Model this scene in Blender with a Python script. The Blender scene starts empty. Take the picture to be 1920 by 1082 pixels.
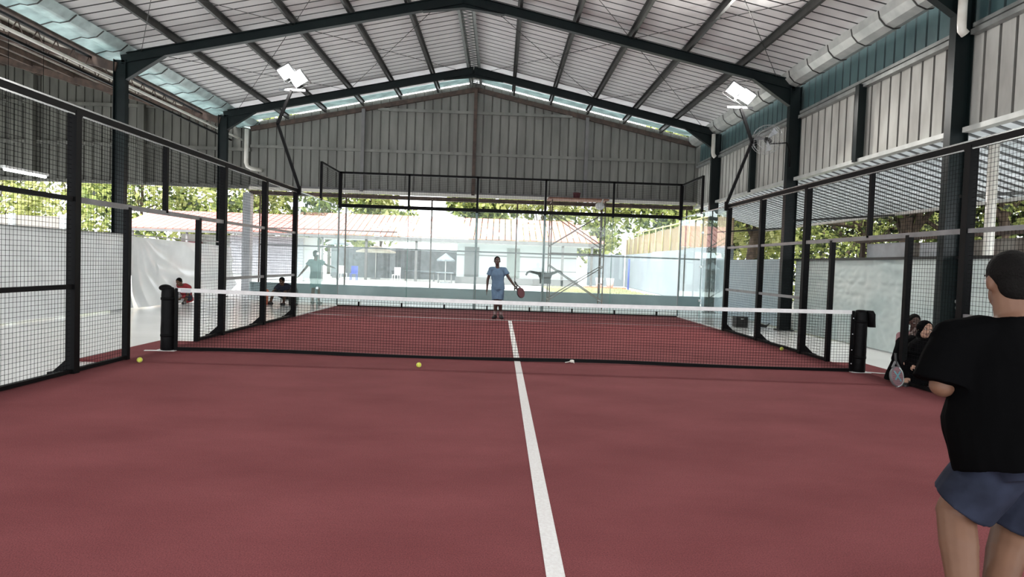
import bpy, math, random
from mathutils import Vector, Matrix, noise
random.seed(7)
C = bpy.context.scene.collection
S = bpy.context.scene
PI = math.pi

# ------------------------------------------------------------------ camera, world, lights, exposure
cd = bpy.data.cameras.new('camera'); cam = bpy.data.objects.new('camera', cd); C.objects.link(cam)
cd.sensor_width = 36.0; cd.lens = 36.0*1246.4729/1920.0; cd.clip_end = 400; cd.clip_start = .05
YAW, PIT, ROL = 0.0197, -0.0363, 0.0343
_f = Vector((math.sin(YAW)*math.cos(PIT), math.cos(YAW)*math.cos(PIT), math.sin(PIT)))
_r = _f.cross(Vector((0,0,1))).normalized(); _u = _r.cross(_f)
_r2 = _r*math.cos(ROL)+_u*math.sin(ROL); _u2 = _u*math.cos(ROL)-_r*math.sin(ROL)
M = Matrix((_r2, _u2, -_f)).transposed().to_4x4(); M.translation = (-0.2854, -9.5298, 1.3919)
cam.matrix_world = M
S.camera = cam
S.view_settings.view_transform = 'Standard'; S.view_settings.look = 'None'
S.view_settings.gamma = 1.0; S.view_settings.use_curve_mapping = False
S.view_settings.exposure = 1.05

W = bpy.data.worlds.new('sky'); S.world = W; W.use_nodes = True
nt = W.node_tree; nt.nodes.clear()
wo = nt.nodes.new('ShaderNodeOutputWorld'); bg = nt.nodes.new('ShaderNodeBackground')
tc = nt.nodes.new('ShaderNodeTexCoord'); nz = nt.nodes.new('ShaderNodeTexNoise'); cr = nt.nodes.new('ShaderNodeValToRGB')
nz.inputs['Scale'].default_value = 2.2; nz.inputs['Detail'].default_value = 4
cr.color_ramp.elements[0].color = (.86,.92,1,1); cr.color_ramp.elements[1].color = (1,1,.98,1)
nt.links.new(tc.outputs['Generated'], nz.inputs['Vector']); nt.links.new(nz.outputs['Fac'], cr.inputs['Fac'])
nt.links.new(cr.outputs['Color'], bg.inputs['Color']); nt.links.new(bg.outputs['Background'], wo.inputs['Surface'])
bg.inputs['Strength'].default_value = 2.6
sl = bpy.data.lights.new('sun', 'SUN'); sl.energy = 1.5; sl.angle = math.radians(12); sl.color = (1,.96,.88)
so = bpy.data.objects.new('sun', sl); C.objects.link(so); so.rotation_euler = (math.radians(28), math.radians(-16), 0)

# ------------------------------------------------------------------ materials
def mat(name, col, rough=.6, metal=0, col2=None, scale=4, spec=.5, bump=0, bscale=40, emit=None, estr=0, trans=0, detail=4, coords='Object', stretch=None):
    m = bpy.data.materials.new(name); m.use_nodes = True; n = m.node_tree; b = n.nodes['Principled BSDF']
    b.inputs['Base Color'].default_value = (*col, 1); b.inputs['Roughness'].default_value = rough
    b.inputs['Metallic'].default_value = metal; b.inputs['Specular IOR Level'].default_value = spec
    t = n.nodes.new('ShaderNodeTexCoord'); mp = n.nodes.new('ShaderNodeMapping'); n.links.new(t.outputs[coords], mp.inputs[0])
    if stretch: mp.inputs['Scale'].default_value = stretch
    z = n.nodes.new('ShaderNodeTexNoise'); z.inputs['Scale'].default_value = scale; z.inputs['Detail'].default_value = detail
    n.links.new(mp.outputs[0], z.inputs['Vector'])
    r = n.nodes.new('ShaderNodeValToRGB'); r.color_ramp.elements[0].position = .35; r.color_ramp.elements[1].position = .65
    c2 = col2 or tuple(min(1, c*.82) for c in col)
    r.color_ramp.elements[0].color = (*c2, 1); r.color_ramp.elements[1].color = (*col, 1)
    n.links.new(z.outputs['Fac'], r.inputs['Fac']); n.links.new(r.outputs['Color'], b.inputs['Base Color'])
    if bump:
        z2 = n.nodes.new('ShaderNodeTexNoise'); z2.inputs['Scale'].default_value = bscale; z2.inputs['Detail'].default_value = 3
        n.links.new(mp.outputs[0], z2.inputs['Vector'])
        bp = n.nodes.new('ShaderNodeBump'); bp.inputs['Strength'].default_value = bump; bp.inputs['Distance'].default_value = .02
        n.links.new(z2.outputs['Fac'], bp.inputs['Height']); n.links.new(bp.outputs[0], b.inputs['Normal'])
    if emit: b.inputs['Emission Color'].default_value = (*emit, 1); b.inputs['Emission Strength'].default_value = estr
    if trans:
        o = [k for k in n.nodes if k.type == 'OUTPUT_MATERIAL'][0]
        tr = n.nodes.new('ShaderNodeBsdfTranslucent'); mx = n.nodes.new('ShaderNodeMixShader'); mx.inputs[0].default_value = trans
        n.links.new(r.outputs['Color'], tr.inputs['Color']); n.links.new(b.outputs[0], mx.inputs[1]); n.links.new(tr.outputs[0], mx.inputs[2])
        n.links.new(mx.outputs[0], o.inputs['Surface'])
    return m

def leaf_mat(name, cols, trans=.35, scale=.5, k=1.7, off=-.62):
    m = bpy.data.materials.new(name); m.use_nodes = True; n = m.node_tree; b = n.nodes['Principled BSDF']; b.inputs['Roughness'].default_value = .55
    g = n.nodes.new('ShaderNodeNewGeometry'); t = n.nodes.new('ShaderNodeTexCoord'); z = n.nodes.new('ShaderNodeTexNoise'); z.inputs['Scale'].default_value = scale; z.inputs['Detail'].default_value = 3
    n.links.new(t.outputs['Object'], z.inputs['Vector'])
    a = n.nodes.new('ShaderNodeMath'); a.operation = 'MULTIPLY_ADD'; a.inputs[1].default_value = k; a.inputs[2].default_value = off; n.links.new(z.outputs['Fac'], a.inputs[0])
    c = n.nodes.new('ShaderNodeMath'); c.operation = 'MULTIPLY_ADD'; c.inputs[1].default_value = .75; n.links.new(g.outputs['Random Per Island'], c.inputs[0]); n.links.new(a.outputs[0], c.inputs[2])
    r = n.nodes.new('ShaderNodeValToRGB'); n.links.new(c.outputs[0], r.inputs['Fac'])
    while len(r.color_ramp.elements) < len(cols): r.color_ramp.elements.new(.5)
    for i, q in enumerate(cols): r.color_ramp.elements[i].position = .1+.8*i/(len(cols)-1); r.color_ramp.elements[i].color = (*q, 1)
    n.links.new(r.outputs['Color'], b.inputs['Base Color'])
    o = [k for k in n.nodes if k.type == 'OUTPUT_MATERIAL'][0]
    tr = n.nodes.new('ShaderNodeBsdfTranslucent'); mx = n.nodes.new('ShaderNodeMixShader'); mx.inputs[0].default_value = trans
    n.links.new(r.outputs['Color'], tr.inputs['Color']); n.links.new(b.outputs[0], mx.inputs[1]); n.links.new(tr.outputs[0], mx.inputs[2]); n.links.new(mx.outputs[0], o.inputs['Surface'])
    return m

def glass_mat(name, tint, veil=.05, veilcol=(.8,.95,.93)):
    m = bpy.data.materials.new(name); m.use_nodes = True; n = m.node_tree; n.nodes.clear()
    o = n.nodes.new('ShaderNodeOutputMaterial'); tr = n.nodes.new('ShaderNodeBsdfTransparent'); gl = n.nodes.new('ShaderNodeBsdfGlossy')
    fr = n.nodes.new('ShaderNodeFresnel'); mx = n.nodes.new('ShaderNodeMixShader'); df = n.nodes.new('ShaderNodeBsdfTranslucent'); m2 = n.nodes.new('ShaderNodeMixShader')
    fr.inputs['IOR'].default_value = 1.42
    ge = n.nodes.new('ShaderNodeNewGeometry'); bf = n.nodes.new('ShaderNodeMath'); bf.operation = 'SUBTRACT'; bf.inputs[0].default_value = 1; n.links.new(ge.outputs['Backfacing'], bf.inputs[1])
    ml = n.nodes.new('ShaderNodeMath'); ml.operation = 'MULTIPLY'; n.links.new(fr.outputs[0], ml.inputs[0]); n.links.new(bf.outputs[0], ml.inputs[1])
    z = n.nodes.new('ShaderNodeTexNoise'); z.inputs['Scale'].default_value = 1.3; z.inputs['Detail'].default_value = 5
    t = n.nodes.new('ShaderNodeTexCoord'); n.links.new(t.outputs['Object'], z.inputs['Vector'])
    mm = n.nodes.new('ShaderNodeMath'); mm.operation = 'MULTIPLY'; mm.inputs[1].default_value = veil*2; n.links.new(z.outputs['Fac'], mm.inputs[0])
    tr.inputs['Color'].default_value = (*tint, 1); gl.inputs['Roughness'].default_value = 0.0; gl.inputs['Color'].default_value = (.9,1,.98,1)
    df.inputs['Color'].default_value = (*veilcol, 1)
    n.links.new(mm.outputs[0], m2.inputs[0]); n.links.new(tr.outputs[0], m2.inputs[1]); n.links.new(df.outputs[0], m2.inputs[2])
    n.links.new(ml.outputs[0], mx.inputs[0]); n.links.new(m2.outputs[0], mx.inputs[1]); n.links.new(gl.outputs[0], mx.inputs[2])
    n.links.new(mx.outputs[0], o.inputs['Surface'])
    return m

def glow_mat(name, col, st):
    m = bpy.data.materials.new(name); m.use_nodes = True; b = m.node_tree.nodes['Principled BSDF']
    b.inputs['Base Color'].default_value = (.9,.9,.9,1); b.inputs['Emission Color'].default_value = (*col, 1); b.inputs['Emission Strength'].default_value = st
    return m

def turf_mat():
    m = bpy.data.materials.new('red_turf'); m.use_nodes = True; n = m.node_tree; b = n.nodes['Principled BSDF']
    t = n.nodes.new('ShaderNodeTexCoord')
    def nz(s, d, st=None):
        z = n.nodes.new('ShaderNodeTexNoise'); z.inputs['Scale'].default_value = s; z.inputs['Detail'].default_value = d
        if st:
            mp = n.nodes.new('ShaderNodeMapping'); mp.inputs['Scale'].default_value = st; n.links.new(t.outputs['Object'], mp.inputs[0]); n.links.new(mp.outputs[0], z.inputs['Vector'])
        else: n.links.new(t.outputs['Object'], z.inputs['Vector'])
        return z
    big = nz(.9, 6, (1, 1.6, 1)); fine = nz(140, 2); streak = nz(14, 3, (.5, 3, 1))
    r = n.nodes.new('ShaderNodeValToRGB'); r.color_ramp.elements[0].position = .3; r.color_ramp.elements[1].position = .72
    r.color_ramp.elements[0].color = (.140,.033,.036,1); r.color_ramp.elements[1].color = (.190,.052,.056,1)
    n.links.new(big.outputs['Fac'], r.inputs['Fac'])
    r2 = n.nodes.new('ShaderNodeValToRGB'); r2.color_ramp.elements[0].color = (.55,.55,.55,1); r2.color_ramp.elements[1].color = (1.45,1.4,1.4,1)
    r2.color_ramp.elements[0].position = .3; r2.color_ramp.elements[1].position = .7
    n.links.new(fine.outputs['Fac'], r2.inputs['Fac'])
    r3 = n.nodes.new('ShaderNodeValToRGB'); r3.color_ramp.elements[0].color = (.9,.9,.9,1); r3.color_ramp.elements[1].color = (1.08,1.08,1.08,1)
    n.links.new(streak.outputs['Fac'], r3.inputs['Fac'])
    a = n.nodes.new('ShaderNodeMixRGB'); a.blend_type = 'MULTIPLY'; a.inputs[0].default_value = .75
    n.links.new(r.outputs[0], a.inputs[1]); n.links.new(r2.outputs[0], a.inputs[2])
    a2 = n.nodes.new('ShaderNodeMixRGB'); a2.blend_type = 'MULTIPLY'; a2.inputs[0].default_value = 1
    n.links.new(a.outputs[0], a2.inputs[1]); n.links.new(r3.outputs[0], a2.inputs[2])
    n.links.new(a2.outputs[0], b.inputs['Base Color']); b.inputs['Roughness'].default_value = .95; b.inputs['Specular IOR Level'].default_value = .12
    b.inputs['Sheen Weight'].default_value = .06; b.inputs['Sheen Roughness'].default_value = .5; b.inputs['Sheen Tint'].default_value = (1,.5,.52,1)
    bp = n.nodes.new('ShaderNodeBump'); bp.inputs['Strength'].default_value = .6; bp.inputs['Distance'].default_value = .008
    n.links.new(fine.outputs['Fac'], bp.inputs['Height']); n.links.new(bp.outputs[0], b.inputs['Normal'])
    return m

MT = {}
MT['turf'] = turf_mat()
MT['line'] = mat('white_turf', (.80,.80,.79), .9, scale=60, col2=(.72,.70,.69), bump=.4, bscale=150, spec=.1)
MT['black'] = mat('black_paint', (.004,.004,.0045), .5, spec=.10)
MT['railsheen'] = mat('black_rail_sheen', (.22,.22,.225), .35, col2=(.15,.15,.155))  # black rails lightened in colour for the sky they mirror
MT['wire'] = mat('black_wire', (.006,.006,.007), .7, spec=.05)
MT['frame'] = mat('green_steel', (.006,.0125,.0125), .42, col2=(.004,.008,.009), scale=3, spec=.25)
MT['purlin'] = mat('dark_galvanised', (.055,.055,.052), .4, metal=.4, col2=(.03,.03,.028))
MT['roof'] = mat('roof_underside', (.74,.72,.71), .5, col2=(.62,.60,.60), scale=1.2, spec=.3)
MT['rib'] = mat('roof_rib_shade', (.09,.09,.09), .5)  # shade inside the roof grooves put into the colour
MT['gablerib'] = mat('grey_rib_shade', (.14,.14,.125), .5)  # gable grooves coloured dark for the shade they hold
MT['cladrib'] = mat('pale_rib_shade', (.16,.155,.14), .5)  # groove shade painted in on the pale wall sheets
MT['tealrib'] = mat('teal_rib_shade', (.03,.055,.06), .5)  # groove shade painted in on the teal sheets
MT['roofout'] = mat('roof_translucent', (.80,.80,.80), .5, col2=(.72,.70,.70), scale=2, trans=.25)
MT['gable'] = mat('grey_cladding', (.22,.22,.20), .45, col2=(.155,.155,.14), scale=1.5, metal=.2, stretch=(2,2,.4))
MT['oldgable'] = mat('shaded_grey_cladding', (.12,.12,.105), .6, col2=(.08,.08,.07), scale=1.5, stretch=(2,2,.4)); MT['oldgablerib'] = mat('shaded_rib', (.07,.07,.06), .6)  # annex sheets and ribs: weaker light there put into a darker colour
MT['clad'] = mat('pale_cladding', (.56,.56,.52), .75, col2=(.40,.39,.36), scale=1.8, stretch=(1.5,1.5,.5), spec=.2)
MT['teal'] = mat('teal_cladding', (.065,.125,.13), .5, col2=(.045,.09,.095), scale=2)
MT['girt'] = mat('galvanised_girt', (.34,.35,.34), .4, metal=.4, col2=(.24,.25,.24))
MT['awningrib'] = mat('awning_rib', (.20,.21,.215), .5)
MT['awning'] = mat('awning_sheet', (.84,.86,.87), .38, col2=(.68,.71,.72), scale=2.2, trans=.38)
MT['gutter'] = mat('gutter_metal', (.66,.67,.64), .35, metal=.25, col2=(.5,.52,.5), scale=3)
MT['gutterblue'] = mat('gutter_blue', (.62,.74,.73), .3, col2=(.40,.50,.50), scale=3, trans=.3)
MT['ridge'] = mat('ridge_metal', (.30,.32,.31), .4, metal=.5)
MT['rust'] = mat('rusty_beam', (.10,.065,.05), .7, col2=(.05,.033,.027), scale=5)
MT['annexroof'] = mat('annex_roof', (.50,.47,.40), .6, col2=(.30,.27,.22), scale=2.5)
MT['flash'] = mat('white_flashing', (.86,.84,.80), .5, col2=(.78,.75,.70), trans=.3)
MT['pvc'] = mat('pvc_pipe', (.78,.76,.70), .35, col2=(.66,.63,.56))
MT['floor'] = mat('polished_floor', (.86,.87,.86), .22, col2=(.78,.79,.78), scale=.8, spec=.6)
MT['ground'] = mat('courtyard_paving', (.60,.60,.58), .8, col2=(.48,.48,.46), scale=.5)
MT['grass'] = mat('grass_leaf', (.55,.52,.32), .8, col2=(.42,.42,.24), trans=.3)
MT['kerb'] = mat('kerb_paint', (.29,.37,.38), .6, col2=(.23,.30,.31), scale=1.5, bump=.2)
MT['glass'] = glass_mat('court_glass', (.955,.985,.98), .06)
MT['glassedge'] = mat('glass_edge', (.30,.55,.50), .2, trans=.4)
MT['white'] = mat('white_paint', (.78,.78,.77), .5, col2=(.70,.70,.69))
MT['tape'] = mat('net_tape', (.86,.86,.86), .7, col2=(.78,.78,.78), scale=12)
MT['padding'] = mat('black_vinyl', (.004,.004,.0045), .5, spec=.12, bump=.35, bscale=14)
MT['tarp'] = mat('white_tarpaulin', (.74,.75,.75), .3, col2=(.66,.67,.67), scale=2, trans=.35, spec=.6)
MT['tarpteal'] = mat('teal_tarpaulin', (.62,.68,.66), .32, col2=(.42,.52,.52), scale=.5, trans=.3, spec=.6, stretch=(1,1,1.5))
MT['bluesheet'] = mat('blue_slat_sheet', (.60,.71,.75), .4, col2=(.52,.64,.70), trans=.2)
MT['redroof'] = mat('red_roof', (.62,.24,.20), .6, col2=(.52,.17,.14), scale=.6)
MT['fascia'] = mat('fascia_grey', (.19,.185,.185), .6)
MT['wallwhite'] = mat('rendered_white', (.56,.60,.60), .8, col2=(.50,.54,.54), scale=.4)
MT['wallblue'] = mat('rendered_pale_blue', (.33,.36,.39), .8, col2=(.28,.31,.34), scale=.35)
MT['wallpeach'] = mat('rendered_cream', (.30,.275,.25), .8, col2=(.24,.22,.20), scale=.4)
MT['doorgrey'] = mat('grey_door', (.15,.155,.155), .5)
MT['doorpale'] = mat('pale_door', (.26,.29,.27), .5)
MT['slatgrey'] = mat('slatted_white', (.40,.41,.44), .55)
MT['darkfence'] = mat('dark_hoarding', (.20,.22,.24), .7, col2=(.14,.16,.17))
MT['darkcloth'] = mat('dark_cloth', (.06,.065,.065), .9)
MT['bark'] = mat('bark', (.16,.115,.085), .9, col2=(.08,.058,.045), scale=6, bump=.6, bscale=12)
MT['leafY'] = leaf_mat('leaf_light', [(.06,.085,.03),(.22,.26,.08),(.42,.44,.14),(.55,.55,.26)])
MT['leafN'] = leaf_mat('leaf_mixed', [(.008,.012,.006),(.04,.06,.02),(.18,.23,.06),(.58,.62,.20)], scale=.7, k=2.6, off=-1.15)  # ramp ends paint in shaded gaps and sunlit leaves
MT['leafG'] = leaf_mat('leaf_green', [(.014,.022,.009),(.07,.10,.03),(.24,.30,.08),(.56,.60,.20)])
MT['leafD'] = leaf_mat('leaf_dark', [(.006,.009,.005),(.022,.03,.012),(.10,.13,.035),(.50,.55,.16)], scale=.8, k=2.6, off=-1.2)  # darkest and palest tones stand in for shade and sun highlights
MT['bamboo'] = mat('bamboo_screen', (.40,.31,.19), .8, col2=(.24,.17,.11), scale=3, stretch=(6,6,.5))
MT['yellow'] = mat('yellow_pipe', (.70,.62,.30), .5)
MT['tin'] = mat('old_tin', (.34,.31,.28), .6, col2=(.16,.12,.10), scale=2)
MT['board'] = mat('white_board', (.60,.60,.63), .5, col2=(.48,.47,.50), scale=3)
MT['ball'] = mat('ball_felt', (.72,.78,.10), .9, bump=.4, bscale=90)
MT['seam'] = mat('ball_seam', (.85,.87,.75), .7)
MT['skin'] = mat('brown_skin', (.15,.078,.048), .55, spec=.3, col2=(.12,.06,.037), scale=6)
MT['skindark'] = mat('dark_skin', (.085,.045,.035), .5, col2=(.065,.034,.026), scale=6)
MT['skinlight'] = mat('light_skin', (.48,.28,.20), .5, col2=(.42,.24,.17), scale=6)
MT['hair'] = mat('black_hair', (.004,.0034,.003), .8, spec=.1, bump=.4, bscale=120)
MT['tee'] = mat('black_cotton', (.0022,.0022,.0024), .95, spec=.02, bump=.3, bscale=9)
MT['denim'] = mat('blue_denim', (.020,.025,.043), .85, col2=(.010,.0125,.022), scale=9, spec=.15)
MT['jersey'] = mat('blue_jersey', (.13,.22,.33), .7, col2=(.10,.17,.26), scale=8)
MT['red'] = mat('red_cotton', (.38,.04,.05), .85)
MT['navy'] = mat('navy_cotton', (.022,.026,.05), .85)
MT['tealshirt'] = mat('teal_jersey', (.22,.40,.40), .7)
MT['pink'] = mat('pink_cotton', (.38,.20,.22), .8)
MT['scarf'] = mat('black_scarf', (.003,.003,.0035), .9, spec=.05, bump=.3, bscale=10)
MT['shoe'] = mat('black_shoe', (.02,.02,.022), .5)
MT['sock'] = mat('pink_sock', (.40,.28,.28), .8)
MT['orange'] = mat('orange_plastic', (.80,.20,.10), .5)
MT['grey'] = mat('grey_metal', (.32,.33,.34), .4, metal=.5)
MT['chrome'] = mat('bright_metal', (.7,.72,.72), .25, metal=.8)
MT['dark'] = mat('dark_plastic', (.02,.02,.02), .5)
MT['umb'] = mat('parasol_cloth', (.80,.76,.66), .8, trans=.25)
MT['blue'] = mat('blue_plastic', (.10,.14,.50), .5)
MT['plank'] = mat('scaffold_plank', (.33,.16,.11), .7, col2=(.22,.10,.07), scale=5)
MT['scaf'] = mat('scaffold_pipe', (.17,.12,.10), .6, col2=(.12,.085,.07))
MT['lamp'] = glow_mat('led_glow', (1,.98,.92), 12)
MT['tube'] = glow_mat('tube_glow', (.92,.96,1), 12)
MT['racketpink'] = mat('pink_print', (.30,.15,.17), .4)
MT['racketcyan'] = mat('cyan_print', (.16,.40,.45), .4)
MT['racketgrey'] = mat('grey_carbon', (.14,.14,.145), .4)
MT['racketdark'] = mat('dark_carbon', (.05,.04,.045), .4)
MT['racketred'] = mat('plum_carbon', (.14,.045,.055), .4)

# ------------------------------------------------------------------ mesh builder
class MB:
    def __init__(s): s.v = []; s.f = []; s.sm = []
    def quad(s, a, b, c, d): n = len(s.v); s.v += [tuple(a), tuple(b), tuple(c), tuple(d)]; s.f.append((n, n+1, n+2, n+3)); s.sm.append(False)
    def box(s, x0, x1, y0, y1, z0, z1):
        n = len(s.v); s.v += [(x, y, z) for z in (z0, z1) for y in (y0, y1) for x in (x0, x1)]
        for f in ((0,2,3,1),(4,5,7,6),(0,1,5,4),(2,6,7,3),(0,4,6,2),(1,3,7,5)): s.f.append(tuple(n+i for i in f)); s.sm.append(False)
        return s
    def bar(s, a, b, w, h, up=(0,0,1)):
        a = Vector(a); b = Vector(b); d = (b-a).normalized(); u = Vector(up)
        if abs(d.dot(u)) > .99: u = Vector((0,1,0))
        r = d.cross(u).normalized(); u = r.cross(d).normalized(); n = len(s.v)
        for p in (a, b):
            for (i, j) in ((-1,-1),(1,-1),(1,1),(-1,1)): s.v.append(tuple(p+r*i*w/2+u*j*h/2))
        for f in ((3,2,1,0),(4,5,6,7),(0,1,5,4),(1,2,6,5),(2,3,7,6),(3,0,4,7)): s.f.append(tuple(n+i for i in f)); s.sm.append(False)
        return s
    def tube(s, pts, r, k=8, cap=True, smooth=True):
        pts = [Vector(p) for p in pts]; rs = r if isinstance(r, (list, tuple)) else [r]*len(pts)
        n = len(s.v); prev = None
        for i, p in enumerate(pts):
            d = (pts[min(i+1, len(pts)-1)]-pts[max(i-1, 0)]).normalized()
            if prev is None:
                q = Vector((0,0,1)) if abs(d.z) < .9 else Vector((1,0,0)); a = d.cross(q).normalized()
            else: a = (prev-d*prev.dot(d)).normalized()
            prev = a; b = d.cross(a)
            for j in range(k):
                t = 2*PI*(j+.5)/k; s.v.append(tuple(p+(a*math.cos(t)+b*math.sin(t))*rs[i]))
        for i in range(len(pts)-1):
            for j in range(k):
                s.f.append((n+i*k+j, n+i*k+(j+1)%k, n+(i+1)*k+(j+1)%k, n+(i+1)*k+j)); s.sm.append(smooth)
        if cap:
            s.f.append(tuple(n+j for j in reversed(range(k)))); s.sm.append(False)
            m = n+(len(pts)-1)*k; s.f.append(tuple(m+j for j in range(k))); s.sm.append(False)
        return s
    def loft(s, rings, ax, ay, k=20):
        ax = Vector(ax); ay = Vector(ay); n = len(s.v)
        for c, rx, ry in rings:
            c = Vector(c)
            for j in range(k): t = 2*PI*j/k; s.v.append(tuple(c+ax*rx*math.cos(t)+ay*ry*math.sin(t)))
        for i in range(len(rings)-1):
            for j in range(k): s.f.append((n+i*k+j, n+i*k+(j+1)%k, n+(i+1)*k+(j+1)%k, n+(i+1)*k+j)); s.sm.append(True)
        s.f.append(tuple(n+j for j in reversed(range(k)))); s.sm.append(True)
        m = n+(len(rings)-1)*k; s.f.append(tuple(m+j for j in range(k))); s.sm.append(True)
        return s
    def ell(s, c, ax, ay, az, k=14, h=9):
        c = Vector(c); ax = Vector(ax); ay = Vector(ay); az = Vector(az)
        rings = []; n = len(s.v)
        s.v.append(tuple(c-az))
        for i in range(1, h):
            t = PI*i/h
            for j in range(k): p = 2*PI*j/k; s.v.append(tuple(c+(ax*math.cos(p)+ay*math.sin(p))*math.sin(t)-az*math.cos(t)))
        s.v.append(tuple(c+az)); e = len(s.v)-1
        for j in range(k): s.f.append((n, n+1+(j+1)%k, n+1+j)); s.sm.append(True)
        for i in range(h-2):
            for j in range(k): a = n+1+i*k; s.f.append((a+j, a+(j+1)%k, a+k+(j+1)%k, a+k+j)); s.sm.append(True)
        a = n+1+(h-2)*k
        for j in range(k): s.f.append((e, a+j, a+(j+1)%k)); s.sm.append(True)
        return s
    def cap(s, a, b, r0, r1, k=12):
        a = Vector(a); b = Vector(b); d = b-a; L = d.length
        if L < 1e-5: return s.ell(a, (r0,0,0), (0,r0,0), (0,0,r0))
        d /= L; pts = []; rs = []
        for t in (90, 60, 30): q = math.radians(t); pts.append(a-d*r0*math.sin(q)); rs.append(max(r0*math.cos(q), .001))
        pts.append(a); rs.append(r0); pts.append(b); rs.append(r1)
        for t in (30, 60, 90): q = math.radians(t); pts.append(b+d*r1*math.sin(q)); rs.append(max(r1*math.cos(q), .001))
        return s.tube(pts, rs, k)
    def mesh(s, name):
        me = bpy.data.meshes.new(name); me.from_pydata(s.v, [], s.f); me.update()
        for p, q in zip(me.polygons, s.sm): p.use_smooth = q
        for i in getattr(s, 'alt', ()): me.polygons[i].material_index = 1
        return me
    def build(s, name, m, parent=None, **kw):
        me = s.mesh(name); me.materials.append(MT[m] if isinstance(m, str) else m)
        if getattr(s, 'alt', None): me.materials.append(MT[s.altm])
        o = bpy.data.objects.new(name, me); C.objects.link(o)
        if parent: o.parent = parent; o.matrix_parent_inverse = Matrix()
        for k, v in kw.items(): o[k] = v
        return o

def empty(name, loc=(0,0,0), label=None, cat=None, group=None, kind=None, rz=0, parent=None):
    o = bpy.data.objects.new(name, None); C.objects.link(o); o.location = loc; o.rotation_euler = (0,0,rz); o.empty_display_size = .1
    tag(o, label, cat, group, kind)
    if parent: o.parent = parent
    return o
def tag(o, label=None, cat=None, group=None, kind=None):
    if label: o['label'] = label
    if cat: o['category'] = cat
    if group: o['group'] = group
    if kind: o['kind'] = kind
    return o
def inst(me, name, parent, loc, rot=(0,0,0), sc=(1,1,1), m=None):
    o = bpy.data.objects.new(name, me); C.objects.link(o); o.parent = parent; o.location = loc; o.rotation_euler = rot; o.scale = sc
    return o
def copy_tree(o, parent=None):
    c = o.copy(); C.objects.link(c)
    if parent: c.parent = parent
    for ch in list(o.children): copy_tree(ch, c)
    return c
def lerp(a, b, t): return a+(b-a)*t

# ------------------------------------------------------------------ constants of the place
XR, XL, XC = 6.9, -9.65, -1.37       # column lines and ridge
EZ, RZ = 6.05, 7.83                  # rafter centre at the eaves and at the ridge
YG = 15.5                            # far gable
FY = 10.12                           # far glass
HS = .975                            # fence height module (m)
def roofz(x): return RZ-(RZ-EZ)*((XC-x)/(XC-XL) if x < XC else (x-XC)/(XR-XC))

# ------------------------------------------------------------------ ground and floors
g = MB(); g.box(-70, 60, 14.6, 130, -.3, -.02); g.box(-70, -30, -14, 14.6, -.3, -.02); g.box(7.2, 60, -14, 14.6, -.3, -.02); g.build('ground', 'ground', kind='structure')
f = MB(); f.box(-30, 7.2, -13, 14.6, -.35, -.03).build('floor', 'floor', kind='structure')
ct = empty('court_surface', kind='structure')
c = MB(); c.box(-5.12, 5.12, -11.5, 10.3, -.25, 0); c.box(-5.62, -5.12, -1.02, 1.08, -.25, -.001); c.box(5.12, 5.62, -1.05, 1.02, -.25, -.001)
c.build('turf', 'turf', ct)
MB().box(-.03, .055, -11.5, 6.95, 0, .004).build('centre_line', 'line', ct)
MB().box(-4.95, 4.95, 6.90, 6.95, 0, .004).build('service_line', 'line', ct)
kb = MB(); kb.box(-9.1, 7.0, 14.35, 14.55, -.05, .42); kb.box(-9.1, 7.0, 14.33, 14.58, .42, .45); kb.tube([(-9.1,14.45,-.05),(-9.1,14.45,.45)], .12, 12)
kb.build('low_wall', 'kerb', kind='structure')

# ------------------------------------------------------------------ roof
ceil = empty('ceiling', kind='structure')
# one sheet: runs from ridge to eave, 0.96 m wide along Y, three raised ribs (seen from below as grooves)
def sheet_profile(width, n, ribw, ribh):
    pts = []; p = width/n
    for i in range(n):
        b = i*p; pts += [(b, 0), (b+p-ribw, 0), (b+p-ribw*.8, ribh), (b+p-ribw*.2, ribh)]
    pts.append((width, 0)); return pts
def strip(prof, P0, along, across, normal, length, thick=.012, pans=None):
    """prof in (across, normal) extruded along; returns MB"""
    mb = MB(); P0 = Vector(P0); al = Vector(along).normalized(); ac = Vector(across).normalized(); nn = Vector(normal).normalized()
    n = len(prof)
    for t in (0, length):
        for (u, w) in prof: mb.v.append(tuple(P0+al*t+ac*u+nn*w))
        for (u, w) in prof: mb.v.append(tuple(P0+al*t+ac*u+nn*(w+thick)))
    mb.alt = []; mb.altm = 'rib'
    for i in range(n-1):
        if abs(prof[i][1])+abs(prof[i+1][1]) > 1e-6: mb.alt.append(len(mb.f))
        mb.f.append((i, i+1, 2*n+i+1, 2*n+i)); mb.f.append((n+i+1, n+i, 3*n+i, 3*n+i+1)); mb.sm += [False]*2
        mb.f.append((i+1, i, n+i, n+i+1)); mb.f.append((2*n+i, 2*n+i+1, 3*n+i+1, 3*n+i)); mb.sm += [False]*2
    mb.f.append((0, 2*n, 3*n, n)); mb.f.append((n-1, 2*n-1, 4*n-1, 3*n-1)); mb.sm += [False]*2
    return mb
PU = .16+.14                         # sheet plane above rafter centre line
SW = .99
prof = sheet_profile(SW, 3, .05, .05)
slopeR = Vector((XR-.15-XC, 0, (EZ-RZ)*(XR-.15-XC)/(XR-XC))); slopeL = Vector((XL+.1-XC, 0, (EZ-RZ)*(XL+.1-XC)/(XL-XC)))
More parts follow.
